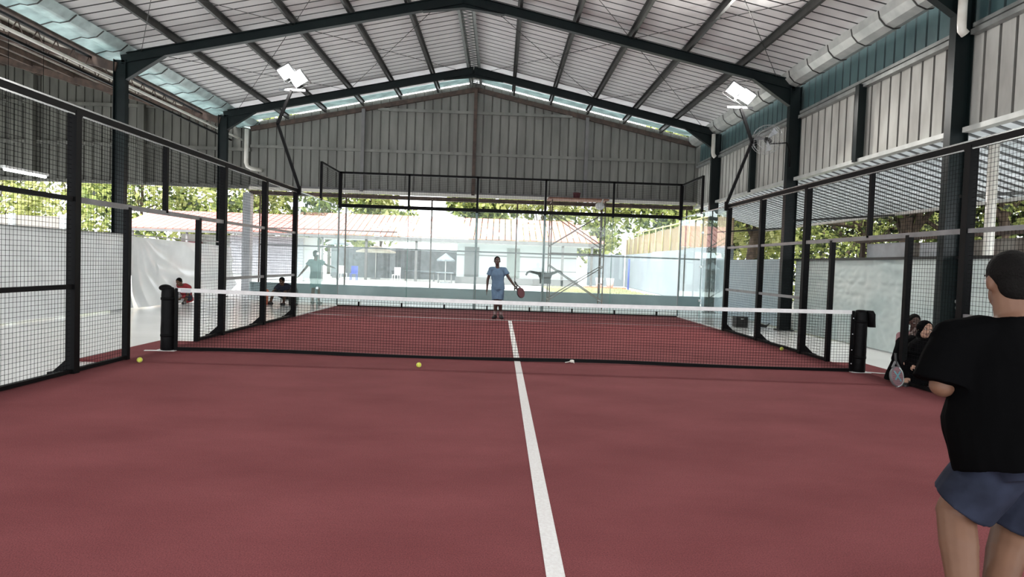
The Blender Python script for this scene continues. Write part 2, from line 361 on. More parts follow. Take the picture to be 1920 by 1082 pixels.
for side, sv in (('R', slopeR), ('L', slopeL)):
    nn = Vector((-sv.z, 0, sv.x)).normalized() if sv.x > 0 else Vector((sv.z, 0, -sv.x)).normalized()
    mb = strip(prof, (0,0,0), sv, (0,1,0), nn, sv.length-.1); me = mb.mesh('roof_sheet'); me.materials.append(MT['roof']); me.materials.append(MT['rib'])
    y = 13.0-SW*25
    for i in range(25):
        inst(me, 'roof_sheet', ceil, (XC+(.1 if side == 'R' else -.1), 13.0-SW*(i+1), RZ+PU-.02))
    # smooth pale end bay by the gable plus translucent strip
    P0 = Vector((XC+(.1 if side == 'R' else -.1), 13.0, RZ+PU-.02))
    mb = strip([(0,0),(1.75,0)], P0, sv, (0,1,0), nn, sv.length-.1); mb.build('roof_end_sheet', 'roofout', ceil)
    mb = strip([(1.78,0),(2.45,0)], P0, sv, (0,1,0), nn, sv.length-.1); mb.build('skylight_strip', glow_mat('x', (1,1,1), 0) if False else 'gutterblue', ceil)
# purlins
def zsec(mb, x, z, y0, y1, sgn, sl):
    mb.bar((x, y0, z), (x, y1, z), .018, .15); mb.bar((x+sgn*.03, y0, z-.07), (x+sgn*.03, y1, z-.07), .06, .008); mb.bar((x-sgn*.03, y0, z+.07), (x-sgn*.03, y1, z+.07), .06, .008)
for k in range(1, 7):
    for sg, X0 in ((-1, XL), (1, XR)):
        x = XC+(X0-XC)*k/6 - (sg*.12 if k == 6 else 0); mb = MB(); z = roofz(x)+.2
        zsec(mb, x, z, -11.7, YG-.05, sg, 0); mb.build('purlin', 'purlin', ceil)
for sg in (-1, 1):
    mb = MB(); x = XC+sg*.17; zsec(mb, x, roofz(x)+.18, -11.7, YG-.05, sg, 0); mb.build('ridge_purlin', 'ridge', ceil)
mb = MB()
y = -11
while y < YG-.3:
    mb.bar((XC-.15, y, RZ+.17), (XC+.15, y+.12, RZ+.17), .02, .02); mb.bar((XC+.15, y+.12, RZ+.17), (XC-.15, y+.24, RZ+.17), .02, .02); y += .24
mb.build('ridge_lacing', 'ridge', ceil, kind='stuff')
MB().box(XC-.3, XC+.3, -11.7, YG, RZ+.36, RZ+.38).build('ridge_cap', 'roof', ceil)
# bracing rods
for (y0, y1) in ((-5,1),(1,7),(7,13)):
    for sg, X0 in ((-1, XL), (1, XR)):
        for (ka, kb_) in ((.35, 3.0), (3.0, 5.65)):
            for (a, b) in (((ka, y0), (kb_, y1)), ((kb_, y0), (ka, y1))):
                xa = XC+(X0-XC)*a[0]/6; xb = XC+(X0-XC)*b[0]/6
                MB().tube([(xa, a[1], roofz(xa)+.09), (xb, b[1], roofz(xb)+.09)], .008, 5).build('brace_rod', 'purlin', ceil)

# portal frames
def portal(Y, label, beam='frame'):
    t = empty('portal_frame', (0, Y, 0), label, 'frame', 'portal frames carrying the roof')
    def I(a, b, d, w, nm):
        mb = MB(); a = Vector(a); b = Vector(b); dd = (b-a).normalized(); u = Vector((0,1,0)).cross(dd).normalized()
        mb.bar(a, b, .012, d, up=u); mb.bar(a+u*d/2, b+u*d/2, w, .014, up=u); mb.bar(a-u*d/2, b-u*d/2, w, .014, up=u)
        return mb.build(nm, beam, t)
    for X0, sg in ((XL, -1), (XR, 1)):
        z0 = 0
        I((X0, 0, z0), (X0, 0, EZ-.02), .28, .16, 'column')
        I((X0, 0, EZ), (XC, 0, RZ), .22, .15, 'rafter')
        # haunch
        h = MB(); x1 = X0-sg*1.25; x1 = X0-sg*1.1
        for yy in (-.03, .03): pass
        a = Vector((X0-sg*.14, 0, EZ-.5)); b_ = Vector((x1, 0, roofz(x1)-.10)); c_ = Vector((X0-sg*.14, 0, EZ-.02))
        n = len(h.v); h.v += [tuple(p+Vector((0, s, 0))) for s in (-.012, .012) for p in (a, b_, c_)]
        h.f += [(0,1,2),(5,4,3),(0,3,4,1),(1,4,5,2),(2,5,3,0)]; h.sm += [False]*5
        h.bar(a, b_, .15, .014); h.build('haunch', beam, t)
        MB().box(X0-.2, X0+.2, -.15, .15, -.03, .0).build('base_plate', beam, t)
        # apex haunch
        q = MB(); x2 = XC+sg*1.0; q.bar((XC, 0, RZ-.22), (x2, 0, roofz(x2)-.13), .15, .014)
        n = len(q.v); q.v += [(XC,-.012,RZ-.1),(XC,-.012,RZ-.22),(x2,-.012,roofz(x2)-.12),(XC,.012,RZ-.1),(XC,.012,RZ-.22),(x2,.012,roofz(x2)-.12)]
        q.f += [tuple(n+i for i in f) for f in ((0,1,2),(5,4,3),(0,3,4,1),(1,4,5,2),(2,5,3,0))]; q.sm += [False]*5
        q.build('apex_plate', beam, t)
    return t
portal(13, 'dark green steel roof frame nearest the far gable wall')
portal(7, 'large dark green steel roof frame crossing the top of the picture')
portal(1, 'dark green steel roof frame whose right column stands by the man in black')
portal(-5, 'steel roof frame over the near half of the court, behind the viewer')
portal(-11, 'steel roof frame at the near end of the hall, behind the viewer')

# gutters, in one-metre lengths
def gutter(side, m):
    t = empty('roof_gutter', (0,0,0), ('pale metal gutter above the teal cladding on the right wall' if side > 0 else 'bluish metal gutter between the main roof and the left lean-to'), 'gutter')
    X0 = XR if side > 0 else XL
    if side > 0: pf = [(-.30,.30),(-.27,.16),(-.16,.04),(.0,-.02),(.12,.0),(.16,.12)]
    else: pf = [(.30,.28),(.14,.14),(-.05,.10),(-.2,.12),(-.45,.04),(-.6,.12)]
    y = -11.5; i = 0
    while y < YG-.1:
        L = .96; mb = MB(); o = .008*(i%2); n = len(pf)
        for yy in (y, y+L):
            for (u, w) in pf: mb.v.append((X0+u, yy, EZ+w-o))
        for yy in (y, y+L):
            for (u, w) in pf: mb.v.append((X0+u, yy, EZ+w-o+.012))
        for j in range(n-1):
            mb.f.append((j, j+1, n+j+1, n+j)); mb.f.append((2*n+j+1, 2*n+j, 3*n+j, 3*n+j+1)); mb.sm += [False, False]
        mb.build('gutter_length', m, t)
        mb = MB()
        for j in range(n-1): mb.bar((X0+pf[j][0], y, EZ+pf[j][1]-.012), (X0+pf[j+1][0], y, EZ+pf[j+1][1]-.012), .03, .014)
        mb.build('gutter_joint', 'purlin', t); y += L; i += 1
gutter(1, 'gutter'); gutter(-1, 'gutterblue')

# ------------------------------------------------------------------ claddings
def clad_panels(parent, A, B, z0f, z1f, nrm, m, pitch=.32, per=3, name='panel', depth=.035):
    """vertical ribbed sheets between plan points A and B; z0f, z1f functions of distance; nrm towards the room"""
    A = Vector((*A, 0)); B = Vector((*B, 0)); d = (B-A); L = d.length; d /= L; nn = Vector((*nrm, 0)); w = pitch*per
    s = 0.0
    while s < L-.02:
        e = min(s+w, L); mb = MB(); us = []
        k = s
        while k < e-.001:
            k2 = min(k+pitch, e); g_ = .055
            us += [(k, 0), (max(k2-g_, k), 0), (max(k2-g_*.75, k), -depth), (max(k2-g_*.25, k), -depth)]; k = k2
        us.append((e, 0)); n = len(us)
        for (u, w_) in us: p = A+d*u+nn*w_; mb.v.append((p.x, p.y, z0f(u)))
        for (u, w_) in us: p = A+d*u+nn*w_; mb.v.append((p.x, p.y, z1f(u)))
        for (u, w_) in us: p = A+d*u+nn*(w_-.01); mb.v.append((p.x, p.y, z0f(u)))
        for (u, w_) in us: p = A+d*u+nn*(w_-.01); mb.v.append((p.x, p.y, z1f(u)))
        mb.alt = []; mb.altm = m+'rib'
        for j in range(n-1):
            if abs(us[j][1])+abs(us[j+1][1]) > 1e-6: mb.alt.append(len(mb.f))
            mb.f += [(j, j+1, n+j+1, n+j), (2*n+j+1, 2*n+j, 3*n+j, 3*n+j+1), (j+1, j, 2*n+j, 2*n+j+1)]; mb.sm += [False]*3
        mb.build(name, m, parent); s = e

wf = empty('wall_far', (0,0,0), kind='structure')
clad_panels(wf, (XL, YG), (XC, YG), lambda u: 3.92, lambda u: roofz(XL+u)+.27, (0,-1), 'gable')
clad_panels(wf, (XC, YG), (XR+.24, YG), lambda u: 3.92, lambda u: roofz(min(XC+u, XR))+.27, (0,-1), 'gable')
def anx(x): return 5.95+(XL-x)*.235 if x < XL else 5.95
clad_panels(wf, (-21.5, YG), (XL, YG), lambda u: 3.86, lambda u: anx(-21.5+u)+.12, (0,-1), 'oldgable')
for z, d in ((3.97,.1),(5.44,.09),(6.97,.09)):
    xa = XL if z < 6.3 else XC-(RZ-z)*4.2; xb = XR if z < 6.3 else XC+(RZ-z)*4.2
    MB().box(xa, xb, YG-.1, YG-.02, z-.05, z+.05).build('girt', 'gable' if z > 4 else 'fascia', wf)
for z in (3.92, 5.3, 6.75):
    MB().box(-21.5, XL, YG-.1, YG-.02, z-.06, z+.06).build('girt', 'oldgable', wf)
for x in (-5.5, XC, 2.8): MB().box(x-.06, x+.06, YG-.2, YG-.04, 3.9, roofz(x)).build('gable_post', 'rust' if x == XC else 'fascia', wf)
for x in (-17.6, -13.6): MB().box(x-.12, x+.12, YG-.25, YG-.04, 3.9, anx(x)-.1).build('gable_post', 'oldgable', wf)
for x0, x1 in ((XL, XC), (XR, XC)): MB().bar((x0, YG-.06, EZ+.02), (x1, YG-.06, RZ+.0), .1, .16).build('gable_rafter', 'rust', wf)
MB().box(XL, XR, YG-.12, YG+.03, 3.66, 3.80).build('lower_beam', 'rust', wf)
MB().box(XL-.0, XR+.1, YG-.16, YG-.1, 3.82, 3.94).build('flashing', 'flash', wf)
tag(MB().box(XL-.14, XL+.14, YG-.35, YG-.05, -.05, 3.7).build('corner_column', 'grey'), 'grey steel column under the left end of the far gable', 'column')

wr = empty('wall_right', (0,0,0), kind='structure')
for (a, b) in ((-11.9, -5.0), (-5.0, 1.0), (1.0, 7.0), (7.0, 13.0), (13.0, YG)):
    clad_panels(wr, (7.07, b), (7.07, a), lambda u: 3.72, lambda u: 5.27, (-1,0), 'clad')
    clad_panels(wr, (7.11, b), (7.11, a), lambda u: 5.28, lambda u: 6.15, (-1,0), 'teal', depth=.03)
    MB().box(6.94, 7.06, a+.14, b-.14, 5.22, 5.30).build('girt', 'girt', wr)
    MB().box(6.97, 7.09, a+.14, b-.14, 5.34, 5.40).build('girt', 'girt', wr)
    MB().box(6.90, 7.06, a+.14, b-.14, 3.70, 3.78).build('flashing', 'gutter', wr)
for y in (-8, -2, 4, 9.75): MB().box(6.86, 7.02, y-.07, y+.07, 3.72, 5.28).build('wall_post', 'frame', wr)

wn = empty('wall_near_blocker', (0,0,0), kind='structure')  # unseen end wall, added to cut the light on the far gable
mb = MB(); mb.box(XL, XR+.1, -12.0, -11.9, 3.9, 8.2); mb.box(-21.5, XL, -12.0, -11.9, 3.9, 8.6); mb.build('cladding', 'gable', wn)
wl = empty('wall_left_blocker', (0,0,0), kind='structure')  # unseen side wall, added to keep the lean-to gable dim
MB().box(-21.6, -21.5, -12, YG, 3.8, 8.8).build('cladding', 'gable', wl)

# awning over the right side opening, sheets falling outward
aw = empty('side_awning', (7.05, 0, 3.72), 'grey corrugated awning sloping down outside the right wall', 'awning')
pr = sheet_profile(.93, 3, .11, .035)
sv = Vector((2.6, 0, -.72)); nn = Vector((.72, 0, 2.6)).normalized()
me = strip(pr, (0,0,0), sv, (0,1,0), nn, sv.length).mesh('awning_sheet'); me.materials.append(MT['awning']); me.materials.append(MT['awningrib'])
for i in range(29): inst(me, 'awning_sheet', aw, (0, 15.3-.93*(i+1), 0))
for k in (.97,):
    MB().bar((sv.x*k, -11.4, sv.z*k-.05), (sv.x*k, 15.2, sv.z*k-.05), .05, .07).build('awning_rail', 'gutter', aw)
for y in (-5, 1, 7, 13):
    MB().bar((-.05, y, -1.0), (sv.x*.96, y, sv.z*.96-.08), .05, .05).build('awning_strut', 'purlin', aw)

# downpipes
def pipe(pts, r, label, m='pvc'):
    return tag(MB().tube(pts, r, 12).build('downpipe', m), label, 'pipe')
pipe([(6.74, .78, 6.0), (6.74, .78, 5.35), (6.76, .80, 5.26), (6.82, .80, 5.2)], .065, 'short white downpipe elbow on the nearest right-hand column')
pipe([(6.74, 12.8, 5.98), (6.74, 12.8, 5.36), (6.76, 12.8, 5.28), (6.82, 12.8, 5.22)], .065, 'white downpipe elbow on the far right-hand column')
pipe([(7.32, .72, 3.6), (7.32, .72, -.03)], .075, 'tall cream downpipe standing outside behind the nearest right column')
pipe([(XL+.05, 14.9, 5.95), (XL+.05, 14.9, 4.75), (XL+.08, 14.95, 4.62), (XL+.2, 15.0, 4.56), (XL+.42, 15.40, 4.55)], .07, 'white downpipe at the left corner of the far gable')
pipe([(-9.9, -11, 5.55), (-9.9, 15.3, 5.62)], .035, 'long thin white conduit running under the left gutter')

# ------------------------------------------------------------------ left lean-to roof
al = empty('lean_to_roof', (0,0,0), 'old brown lean-to roof rising to the left of the hall', 'roof')
def strip_al(y0, y1, x0, x1, m, nm, dz=0):
    mb = MB(); mb.v += [(x0,y0,anx(x0)+dz),(x1,y0,anx(x1)+dz),(x1,y1,anx(x1)+dz),(x0,y1,anx(x0)+dz),(x0,y0,anx(x0)+dz+.02),(x1,y0,anx(x1)+dz+.02),(x1,y1,anx(x1)+dz+.02),(x0,y1,anx(x0)+dz+.02)]
    mb.f += [(0,1,2,3),(7,6,5,4),(0,4,5,1),(1,5,6,2),(2,6,7,3),(3,7,4,0)]; mb.sm += [False]*6
    return mb.build(nm, m, al)
for i in range(27):
    y0 = -11.5+i; strip_al(y0+.0, y0+.99, XL-.75, -21.5, 'annexroof', 'roof_sheet', .12)
for k in range(8):
    x = XL-.9-k*1.35; MB().bar((x, -11.5, anx(x)+.02), (x, YG-.1, anx(x)+.02), .09, .16).build('purlin', 'rust', al)
for Y in (-5, 1, 7, 13):
    mb = MB(); a = (XL-.1, Y, anx(XL)-.1); b = (-20.5, Y, anx(-20.5)-.1)
    mb.bar(a, b, .1, .22); mb.build('rafter', 'rust', al)
# lattice girder along the valley, X about -10.3
tr = empty('lattice_girder', (0,0,0), 'dark lattice girder running along the valley beside the left gutter', 'girder')
for z in (5.62, 6.05): MB().bar((-10.35, -11.4, z), (-10.35, 15.4, z), .05, .05).build('chord', 'black', tr)
y = -11.4; k = 0
while y < 15.1:
    z0, z1 = (5.62, 6.05) if k % 2 == 0 else (6.05, 5.62)
    MB().bar((-10.35, y, z0), (-10.35, y+.3, z1), .018, .018).build('lacing_bar', 'rust', tr); y += .3; k += 1
# tube lamp in the lean-to
tl = empty('tube_lamp', (-11.0, 5.7, 3.06), 'lit fluorescent tube lamp hanging in the left lean-to', 'lamp')
MB().box(-.06, .06, -.68, .68, .03, .09).build('housing', 'white', tl)
MB().tube([(0,-.65,0),(0,.65,0)], .026, 10).build('tube', 'tube', tl)
for s in (-.55, .55): MB().tube([(0,s,.08),(0,s,3.4)], .006, 5).build('suspension_wire', 'wire', tl)

# ------------------------------------------------------------------ wire mesh helper (plane X=const or Y=const)
def mesh_panel(parent, fixed, val, a0, a1, z0, z1, pitch=.0508, r=.0018, name='wire_mesh', m='wire'):
    mb = MB()
    n = max(1, round((a1-a0)/pitch)); k = max(1, round((z1-z0)/pitch))
    def P(a, z): return (val, a, z) if fixed == 'x' else (a, val, z)
    def w(p, q):
        mb.tube([p, q], r*1.25, 3, cap=False, smooth=False)
    for i in range(1, n): a = lerp(a0, a1, i/n); w(P(a, z0), P(a, z1))
    for i in range(1, k): z = lerp(z0, z1, i/k); w(P(a0, z), P(a1, z))
    return mb.build(name, m, parent)

# ------------------------------------------------------------------ court side fences
def gusset(parent, x, y, sg):
    mb = MB(); o = sg
    for s in (-.006, .006): pass
    mb.v += [(x, y-.008, 0), (x+o*.18, y-.008, 0), (x, y-.008, .17), (x, y+.008, 0), (x+o*.18, y+.008, 0), (x, y+.008, .17)]
    mb.f += [(0,1,2),(5,4,3),(0,3,4,1),(1,4,5,2),(2,5,3,0)]; mb.sm += [False]*5
    mb.box(min(x, x+o*.2), max(x, x+o*.2), y-.05, y+.05, -.03, .012)
    return mb.build('foot_gusset', 'black', parent)
def side_fence(sg):
    X = 5.05*sg
    lab = 'black welded mesh side fence on the %s of the court with the gate opening' % ('right' if sg > 0 else 'left')
    t = empty('side_fence', (X, 0, 0), lab, 'fence')
    o = -X
    H1, H2, H3 = HS, 2*HS, 3*HS
    def post(y, z0, z1, w): MB().box(-w/2, w/2, y-w/2, y+w/2, z0, z1).build('post', 'black', t)
    ys = [-10, -8, -6, -4, -2, 2, 4, 6]
    for y in ys:
        post(y, 0, H3, .10); gusset(t, .05*sg, y, sg)
    for y in (-.93, 1.07): post(y, 0, H2, .07)
    post(0.02, H2, H3, .06)
    def rail(y0, y1, z, h=.05):
        MB().box(-.03, .03, y0, y1, z-h/2, z+h/2).build('rail', 'railsheen' if (sg > 0 or y0 > 1.5 or h > .055) and z > .5 else 'black', t)
    allb = [(-10,-8),(-8,-6),(-6,-4),(-4,-2),(2,4),(4,6)]
    for a, b in allb:
        rail(a+.05, b-.05, .03, .04); rail(a+.05, b-.05, H1); rail(a+.05, b-.05, H2)
        for z0, z1 in ((.05, H1-.025), (H1+.025, H2-.025), (H2+.025, H3-.04)): mesh_panel(t, 'x', 0, a+.05, b-.05, z0, z1)
    rail(-1.95, 1.95, H2, .06); rail(-1.95, -.96, .03, .04); rail(1.1, 1.95, .03, .04)
    mesh_panel(t, 'x', 0, -1.95, -.965, .05, H2-.03); mesh_panel(t, 'x', 0, 1.105, 1.95, .05, H2-.03)
    mesh_panel(t, 'x', 0, -1.95, 0, H2+.03, H3-.04); mesh_panel(t, 'x', 0, .04, 1.95, H2+.03, H3-.04)
    MB().box(-.045, .045, -10.05, 6.05, H3-.04, H3+.045).build('top_rail', 'black', t)
    MB().box(-.048*sg-.006, -.048*sg+.006, -10, 6.05, H3+.032, H3+.05).build('edge_glint', 'chrome', t)  # bright strips added to imitate highlights along the rail edges
    for a, b in allb+[(-2, 2)]: MB().box(-.04*sg-.006, -.04*sg+.006, a+.07, b-.07, H3-.055, H3-.04).build('edge_glint', 'chrome', t)
    return t
side_fence(-1); side_fence(1)

# glass walls
def glass_side(sg):
    X = 5.05*sg
    t = empty('side_glass_wall', (X, 8, 0), 'clear tempered glass side wall at the far %s corner of the court' % ('right' if sg > 0 else 'left'), 'glass wall')
    H3 = 3*HS; H4 = H3+1.0
    for a, b in ((6.07-8, 8.0-8), (8.02-8, FY-8-.01)):
        MB().box(-.006, .006, a, b, .01, H3).build('glass_pane', 'glass', t)
        MB().box(-.007, .007, b-.003, b+.003, .01, H3).build('glass_joint', 'glassedge', t)
    MB().box(-.02, .02, 6.05-8, FY-8, H3, H3+.02).build('top_channel', 'chrome', t)
    MB().box(-.03, .03, 6.05-8, FY-8, 0, .025).build('bottom_channel', 'white', t)
    for a in (.15,):
        MB().box(-.03, .03, a-.03, a+.03, H3-.02, H4).build('post', 'black', t)
    MB().box(-.025, .025, .18, FY-8-.03, H4-.05, H4).build('rail', 'black', t)
    mesh_panel(t, 'x', 0, .18, FY-8-.03, H3+.03, H4-.05, r=.002)
    for z in (.6, 1.5, 2.4): MB().box(-.03, .03, -.03, .05, z-.03, z+.03).build('glass_clamp', 'chrome', t)
    return t
glass_side(-1); glass_side(1)
t = empty('back_glass_wall', (0, FY, 0), 'clear tempered glass wall with black mesh above at the far end of the court', 'glass wall')
H3 = 3*HS; H4 = H3+1.0
for i in range(5):
    a = -5.02+i*2.008; MB().box(a+.005, a+2.0, -.006, .006, .03, H3-.02).build('glass_pane', 'glass', t)
    if i: MB().box(a-.004, a+.006, -.02, .02, .03, H3).build('glass_joint', 'glassedge', t)
for i in range(6):
    x = -5.02+i*2.008; w = .10 if i in (0, 5) else .06
    MB().box(x-w/2, x+w/2, -.03, .03, H3-.06, H4).build('post', 'black', t)
for i in (2, 3):
    x = -5.02+i*2.008; MB().box(x-.035, x+.035, .03, .09, 0, H4).build('rear_post', 'grey', t)
for x in (-5.05, 5.05): MB().box(x-.025, x+.025, -.0, .05, 0, H3).build('corner_post', 'grey', t)
MB().box(-5.07, 5.07, -.04, .04, H3-.03, H3+.07).build('rail', 'black', t)
MB().box(-5.07, 5.07, -.03, .03, H4-.05, H4+.01).build('rail', 'black', t)
MB().box(-5.05, 5.05, -.03, .05, 0, .03).build('bottom_channel', 'black', t)
for i in range(5): mesh_panel(t, 'y', 0, -5.0+i*2.008+.03, -5.0+i*2.008+1.96, H3+.07, H4-.05, r=.002)
for i in range(8):
    x = -4.4+i*1.26; MB().box(x-.02, x+.02, -.05, .05, 0, .14).build('floor_clamp', 'black', t)
for i in range(11):
    x = -4.8+i*.96; MB().box(x-.006, x+.006, -.012, .02, H3-.17, H3-.02).build('hanging_tie', 'black', t)

# ------------------------------------------------------------------ net
nt_ = empty('court_net', (0, 0, 0), 'black padel net with white tape stretched across the court', 'net')
def topz(x): return .865+.03*(abs(x)/4.9)**2
NX = 4.86
mb = MB(); seg = 24
for i in range(seg):
    a = -NX+2*NX*i/seg; b = -NX+2*NX*(i+1)/seg; za, zb = topz(a), topz(b)
    for s in (-.008, .008):
        q = [(a, s, za-.055), (b, s, zb-.055), (b, s, zb), (a, s, za)]
        mb.quad(*(q if s < 0 else q[::-1]))
    mb.quad((a,-.008,za),(b,-.008,zb),(b,.008,zb),(a,.008,za))
mb.build('net_tape', 'tape', nt_)
mb = MB(); pit = .042; n = int(2*NX/pit)
def botz(x): return .045+.012*math.sin(x*1.3)
for i in range(n+1):
    x = -NX+i*2*NX/n; mb.tube([(x, 0, botz(x)), (x, .002*math.sin(i), topz(x)-.05)], .0024, 3, cap=False, smooth=False)
for k in range(1, 20):
    f_ = k/20; pts = [(-NX+2*NX*i/40, .003*math.sin(i*1.7+k), lerp(botz(-NX+2*NX*i/40), topz(-NX+2*NX*i/40)-.05, f_)) for i in range(41)]
    mb.tube(pts, .0024, 3, cap=False, smooth=False)
mb.build('netting', 'wire', nt_, kind='stuff')
mb = MB(); pts = [(-NX+2*NX*i/60, .0, botz(-NX+2*NX*i/60)-.02) for i in range(61)]
for i in range(60): mb.bar(pts[i], pts[i+1], .02, .05)
mb.build('bottom_band', 'black', nt_)
for s in (-1, 1): MB().box(s*(NX+.0)-.02, s*NX+.02, -.015, .015, .0, .89).build('side_band', 'black', nt_)
for z in (.12, .32, .55, .78): MB().ell((NX, -.02, z), (.012,0,0), (0,.012,0), (0,0,.012), 8, 6).build('rivet', 'chrome', nt_)
MB().box(-4.80, -4.66, -.018, -.009, .83, .885).build('tape_label', 'board', nt_)
kn = MB(); kn.ell((.80,-.03,.03), (.035,0,0), (0,.02,0), (0,0,.022)); kn.bar((.80,-.03,.03), (.70,-.05,.012), .018, .008); kn.bar((.80,-.03,.03), (.83,-.06,.01), .016, .008)
kn.build('tie_knot', 'pvc', nt_)
def net_post(sg):
    X = 4.98*sg
    t = empty('net_post', (X, 0, 0), 'black padded net post at the %s gate' % ('right' if sg > 0 else 'left'), 'post')
    mb = MB(); rr = [.085,.092,.09,.093,.089,.091,.088,.09,.086,.075,.05]; zz = [.0,.02,.15,.3,.45,.55,.68,.78,.86,.895,.905]
    mb.tube([(0,0,z) for z in zz], rr, 24); mb.build('padding', 'padding', t)
    MB().box(-.14, .14, -.1, .1, -.001, .006).build('base_plate', 'white', t)
    for z in (.2, .72): MB().tube([(0,0,z),(0,0,z+.035)], .096, 24).build('strap', 'black', t)
    if sg > 0:
        mb = MB(); R = Vector((1,0,0)); D = Vector((0,1,0))
        mb.loft([((.10,-.03,.90), .05,.07), ((.125,-.03,.85), .055,.08), ((.135,-.03,.76), .05,.07), ((.15,-.02,.66), .055,.05)], R, D, 14); mb.build('loose_cover', 'padding', t)
    else:
        mb = MB(); mb.ell((-.04,0,.89), (.085,0,0), (0,.09,0), (0,0,.05)); mb.build('cover_bulge', 'padding', t)
    return t
net_post(-1); net_post(1)

# ------------------------------------------------------------------ floodlights
def flood(sg, label, Y=6.0):
    B0 = Vector((4.97*sg, Y, 0)); K1 = Vector((5.5*sg, Y, 4.44)); K2 = Vector((5.2*sg, Y, 5.22))
    t = empty('floodlight', B0, label, 'floodlight')
    P = [Vector((0,0,3*HS+.04)), K1-B0, K2-B0]
    mb = MB(); mb.bar(P[0], P[1], .06, .06); mb.build('lower_arm', 'black', t)
    mb = MB(); mb.bar(P[1]-(P[2]-P[1]).normalized()*.02, P[2], .06, .06); mb.build('upper_arm', 'black', t)
    MB().bar((0,0,3*HS-.1), (0,0,3*HS+.1), .07, .07).build('foot_sleeve', 'black', t)
    H = P[2]+Vector((-sg*.02, 0, 0))
    MB().bar(H+Vector((-.3,0,.0)), H+Vector((.3,0,0)), .05, .05).build('cross_bar', 'grey', t)
    for i, (dx, dz, dy) in enumerate(((-.14, .36, 0), (.14, .22, 0))):
        dx *= 1
        c0 = H+Vector((dx, dy-.02, dz+.05)); hd = empty('lamp_head', c0, parent=t)
        hd.rotation_euler = (math.radians(42), math.radians(sg*26), math.radians(sg*12) if Y > 0 else PI)
        MB().box(-.17, .17, -.035, .03, -.15, .15).build('housing', 'grey', hd)
        MB().box(-.15, .15, -.042, -.036, -.13, .13).build('led_panel', 'lamp', hd)
        mb = MB(); mb.bar((-.18,0,-.02), (-.18,.0,-.22), .02, .01); mb.bar((.18,0,-.02), (.18,.0,-.22), .02, .01); mb.bar((-.18,0,-.22), (.18,0,-.22), .02, .01); mb.build('bracket', 'chrome', hd)
    ld = bpy.data.lights.new('floodlight_beam', 'AREA'); ld.energy = 190 if Y > 0 else 60; ld.size = .4; ld.color = (1,.97,.92); ld.spread = math.radians(170)
    lo = bpy.data.objects.new('floodlight_beam', ld); C.objects.link(lo); lo.location = B0+H+Vector((0,-.12 if Y > 0 else .12,.28))
    d = Vector((0, 1.5 if Y > 0 else -5, 0))-lo.location; lo.rotation_euler = d.to_track_quat('-Z', 'Y').to_euler()
    return t
flood(-1, 'lit LED floodlight on a bent pole above the left fence'); flood(1, 'lit LED floodlight on a bent pole above the right fence')
flood(-1, 'added LED floodlight on the left fence, unseen behind the viewer', -6.0); flood(1, 'added LED floodlight on the right fence, unseen behind the viewer', -6.0)  # unseen pair added to brighten the near half of the court

# ------------------------------------------------------------------ tarpaulins and low side screens
def cloth(name, m, label, fixed, val, a0, a1, zt, zb, fn, na=160, nz_=40, group=None, solid=.006):
    mb = MB(); V = []
    for layer in (0, 1):
        for i in range(na+1):
            for j in range(nz_+1):
                u = i/na; v = j/nz_; a = lerp(a0, a1, u); t_ = zt(u); b_ = zb(u); z = lerp(b_, t_, v); d = fn(u, v)+layer*solid
                V.append((val+d, a, z))
    mb.v = V; w = nz_+1; off = (na+1)*w
    for i in range(na):
        for j in range(nz_):
            q = (i*w+j, (i+1)*w+j, (i+1)*w+j+1, i*w+j+1); mb.f.append(q); mb.sm.append(True)
    o = mb.build(name, m)
    tag(o, label, 'tarpaulin', group); return o
def ridge(x, s=1.0): return (1-abs(math.sin(x)))*s
def left_fn(u, v):
    # folds radiating from the hanging point at (u=.1, v=1)
    du = (u-.06)*6; dv = (1-v)*1.8+.15; an = math.atan2(du, dv); rr = math.hypot(du, dv)
    k = .035*min(rr, 1.4)*(1-abs(math.sin(an*9+.6*math.sin(rr*2))))
    sw = .05*math.exp(-((v-.42-1.1*(u-.55)**2)/.07)**2)*(1 if u > .2 else 0)
    n = noise.noise(Vector((u*8, v*3, 2)))*.05
    return k+sw+n-(.25*(1-v)**3 if u < .8 else .25*(1-v)**3)*-1
cloth('tarpaulin', 'tarp', 'creased shiny white tarpaulin hung as swags on the left side beside the second column', 'x', -9.46, 7.1, 13.3, lambda u: lerp(1.77, 1.66, u), lambda u: .0 if u < .82 else (u-.82)*2.2, left_fn)
def left2(u, v): return noise.noise(Vector((u*14, v*2, 5)))*.06+noise.noise(Vector((u*40, v*5, 9)))*.015+.02*ridge(u*22+v*2)+.12*(1-v)**3
cloth('tarpaulin', 'tarp', 'long pale grey tarpaulin screen behind the near left fence', 'x', -9.46, -7, 7.08, lambda u: 1.78, lambda u: .0, left2, 200, 24)
def right_fn(u, v):
    p = Vector((u*30, v*4+noise.noise(Vector((u*12, v*3, 1)))*1.5, 3)); return -(abs(noise.noise(p))*.05+abs(noise.noise(Vector((u*70, v*14, 8))))*.022)
cloth('tarpaulin', 'tarpteal', 'crinkled pale teal plastic screen along the right side wall', 'x', 7.06, -9, 6.83, lambda u: 1.72, lambda u: 0, right_fn, 420, 60)
scr = empty('slat_screen', (7.04, 0, 0), 'pale blue horizontally ribbed screen beyond the second right-hand column', 'screen')
for a, b in ((7.17, 9.2), (9.2, 11.2), (11.2, 12.84), (13.16, 14.3)):
    for k in range(17): 
        z = .0+k*.104; mb = MB(); mb.box(-.012, .012, a+.01, b-.01, z+.006, z+.085); mb.box(.0, .01, a+.01, b-.01, z+.085, z+.11); mb.build('slat', 'bluesheet', scr)
tr_ = tag(MB().box(7.0, 7.1, -9, 6.83, 1.72, 1.77).build('screen_rail', 'dark'), 'dark top rail of the teal plastic screen on the right', 'rail')
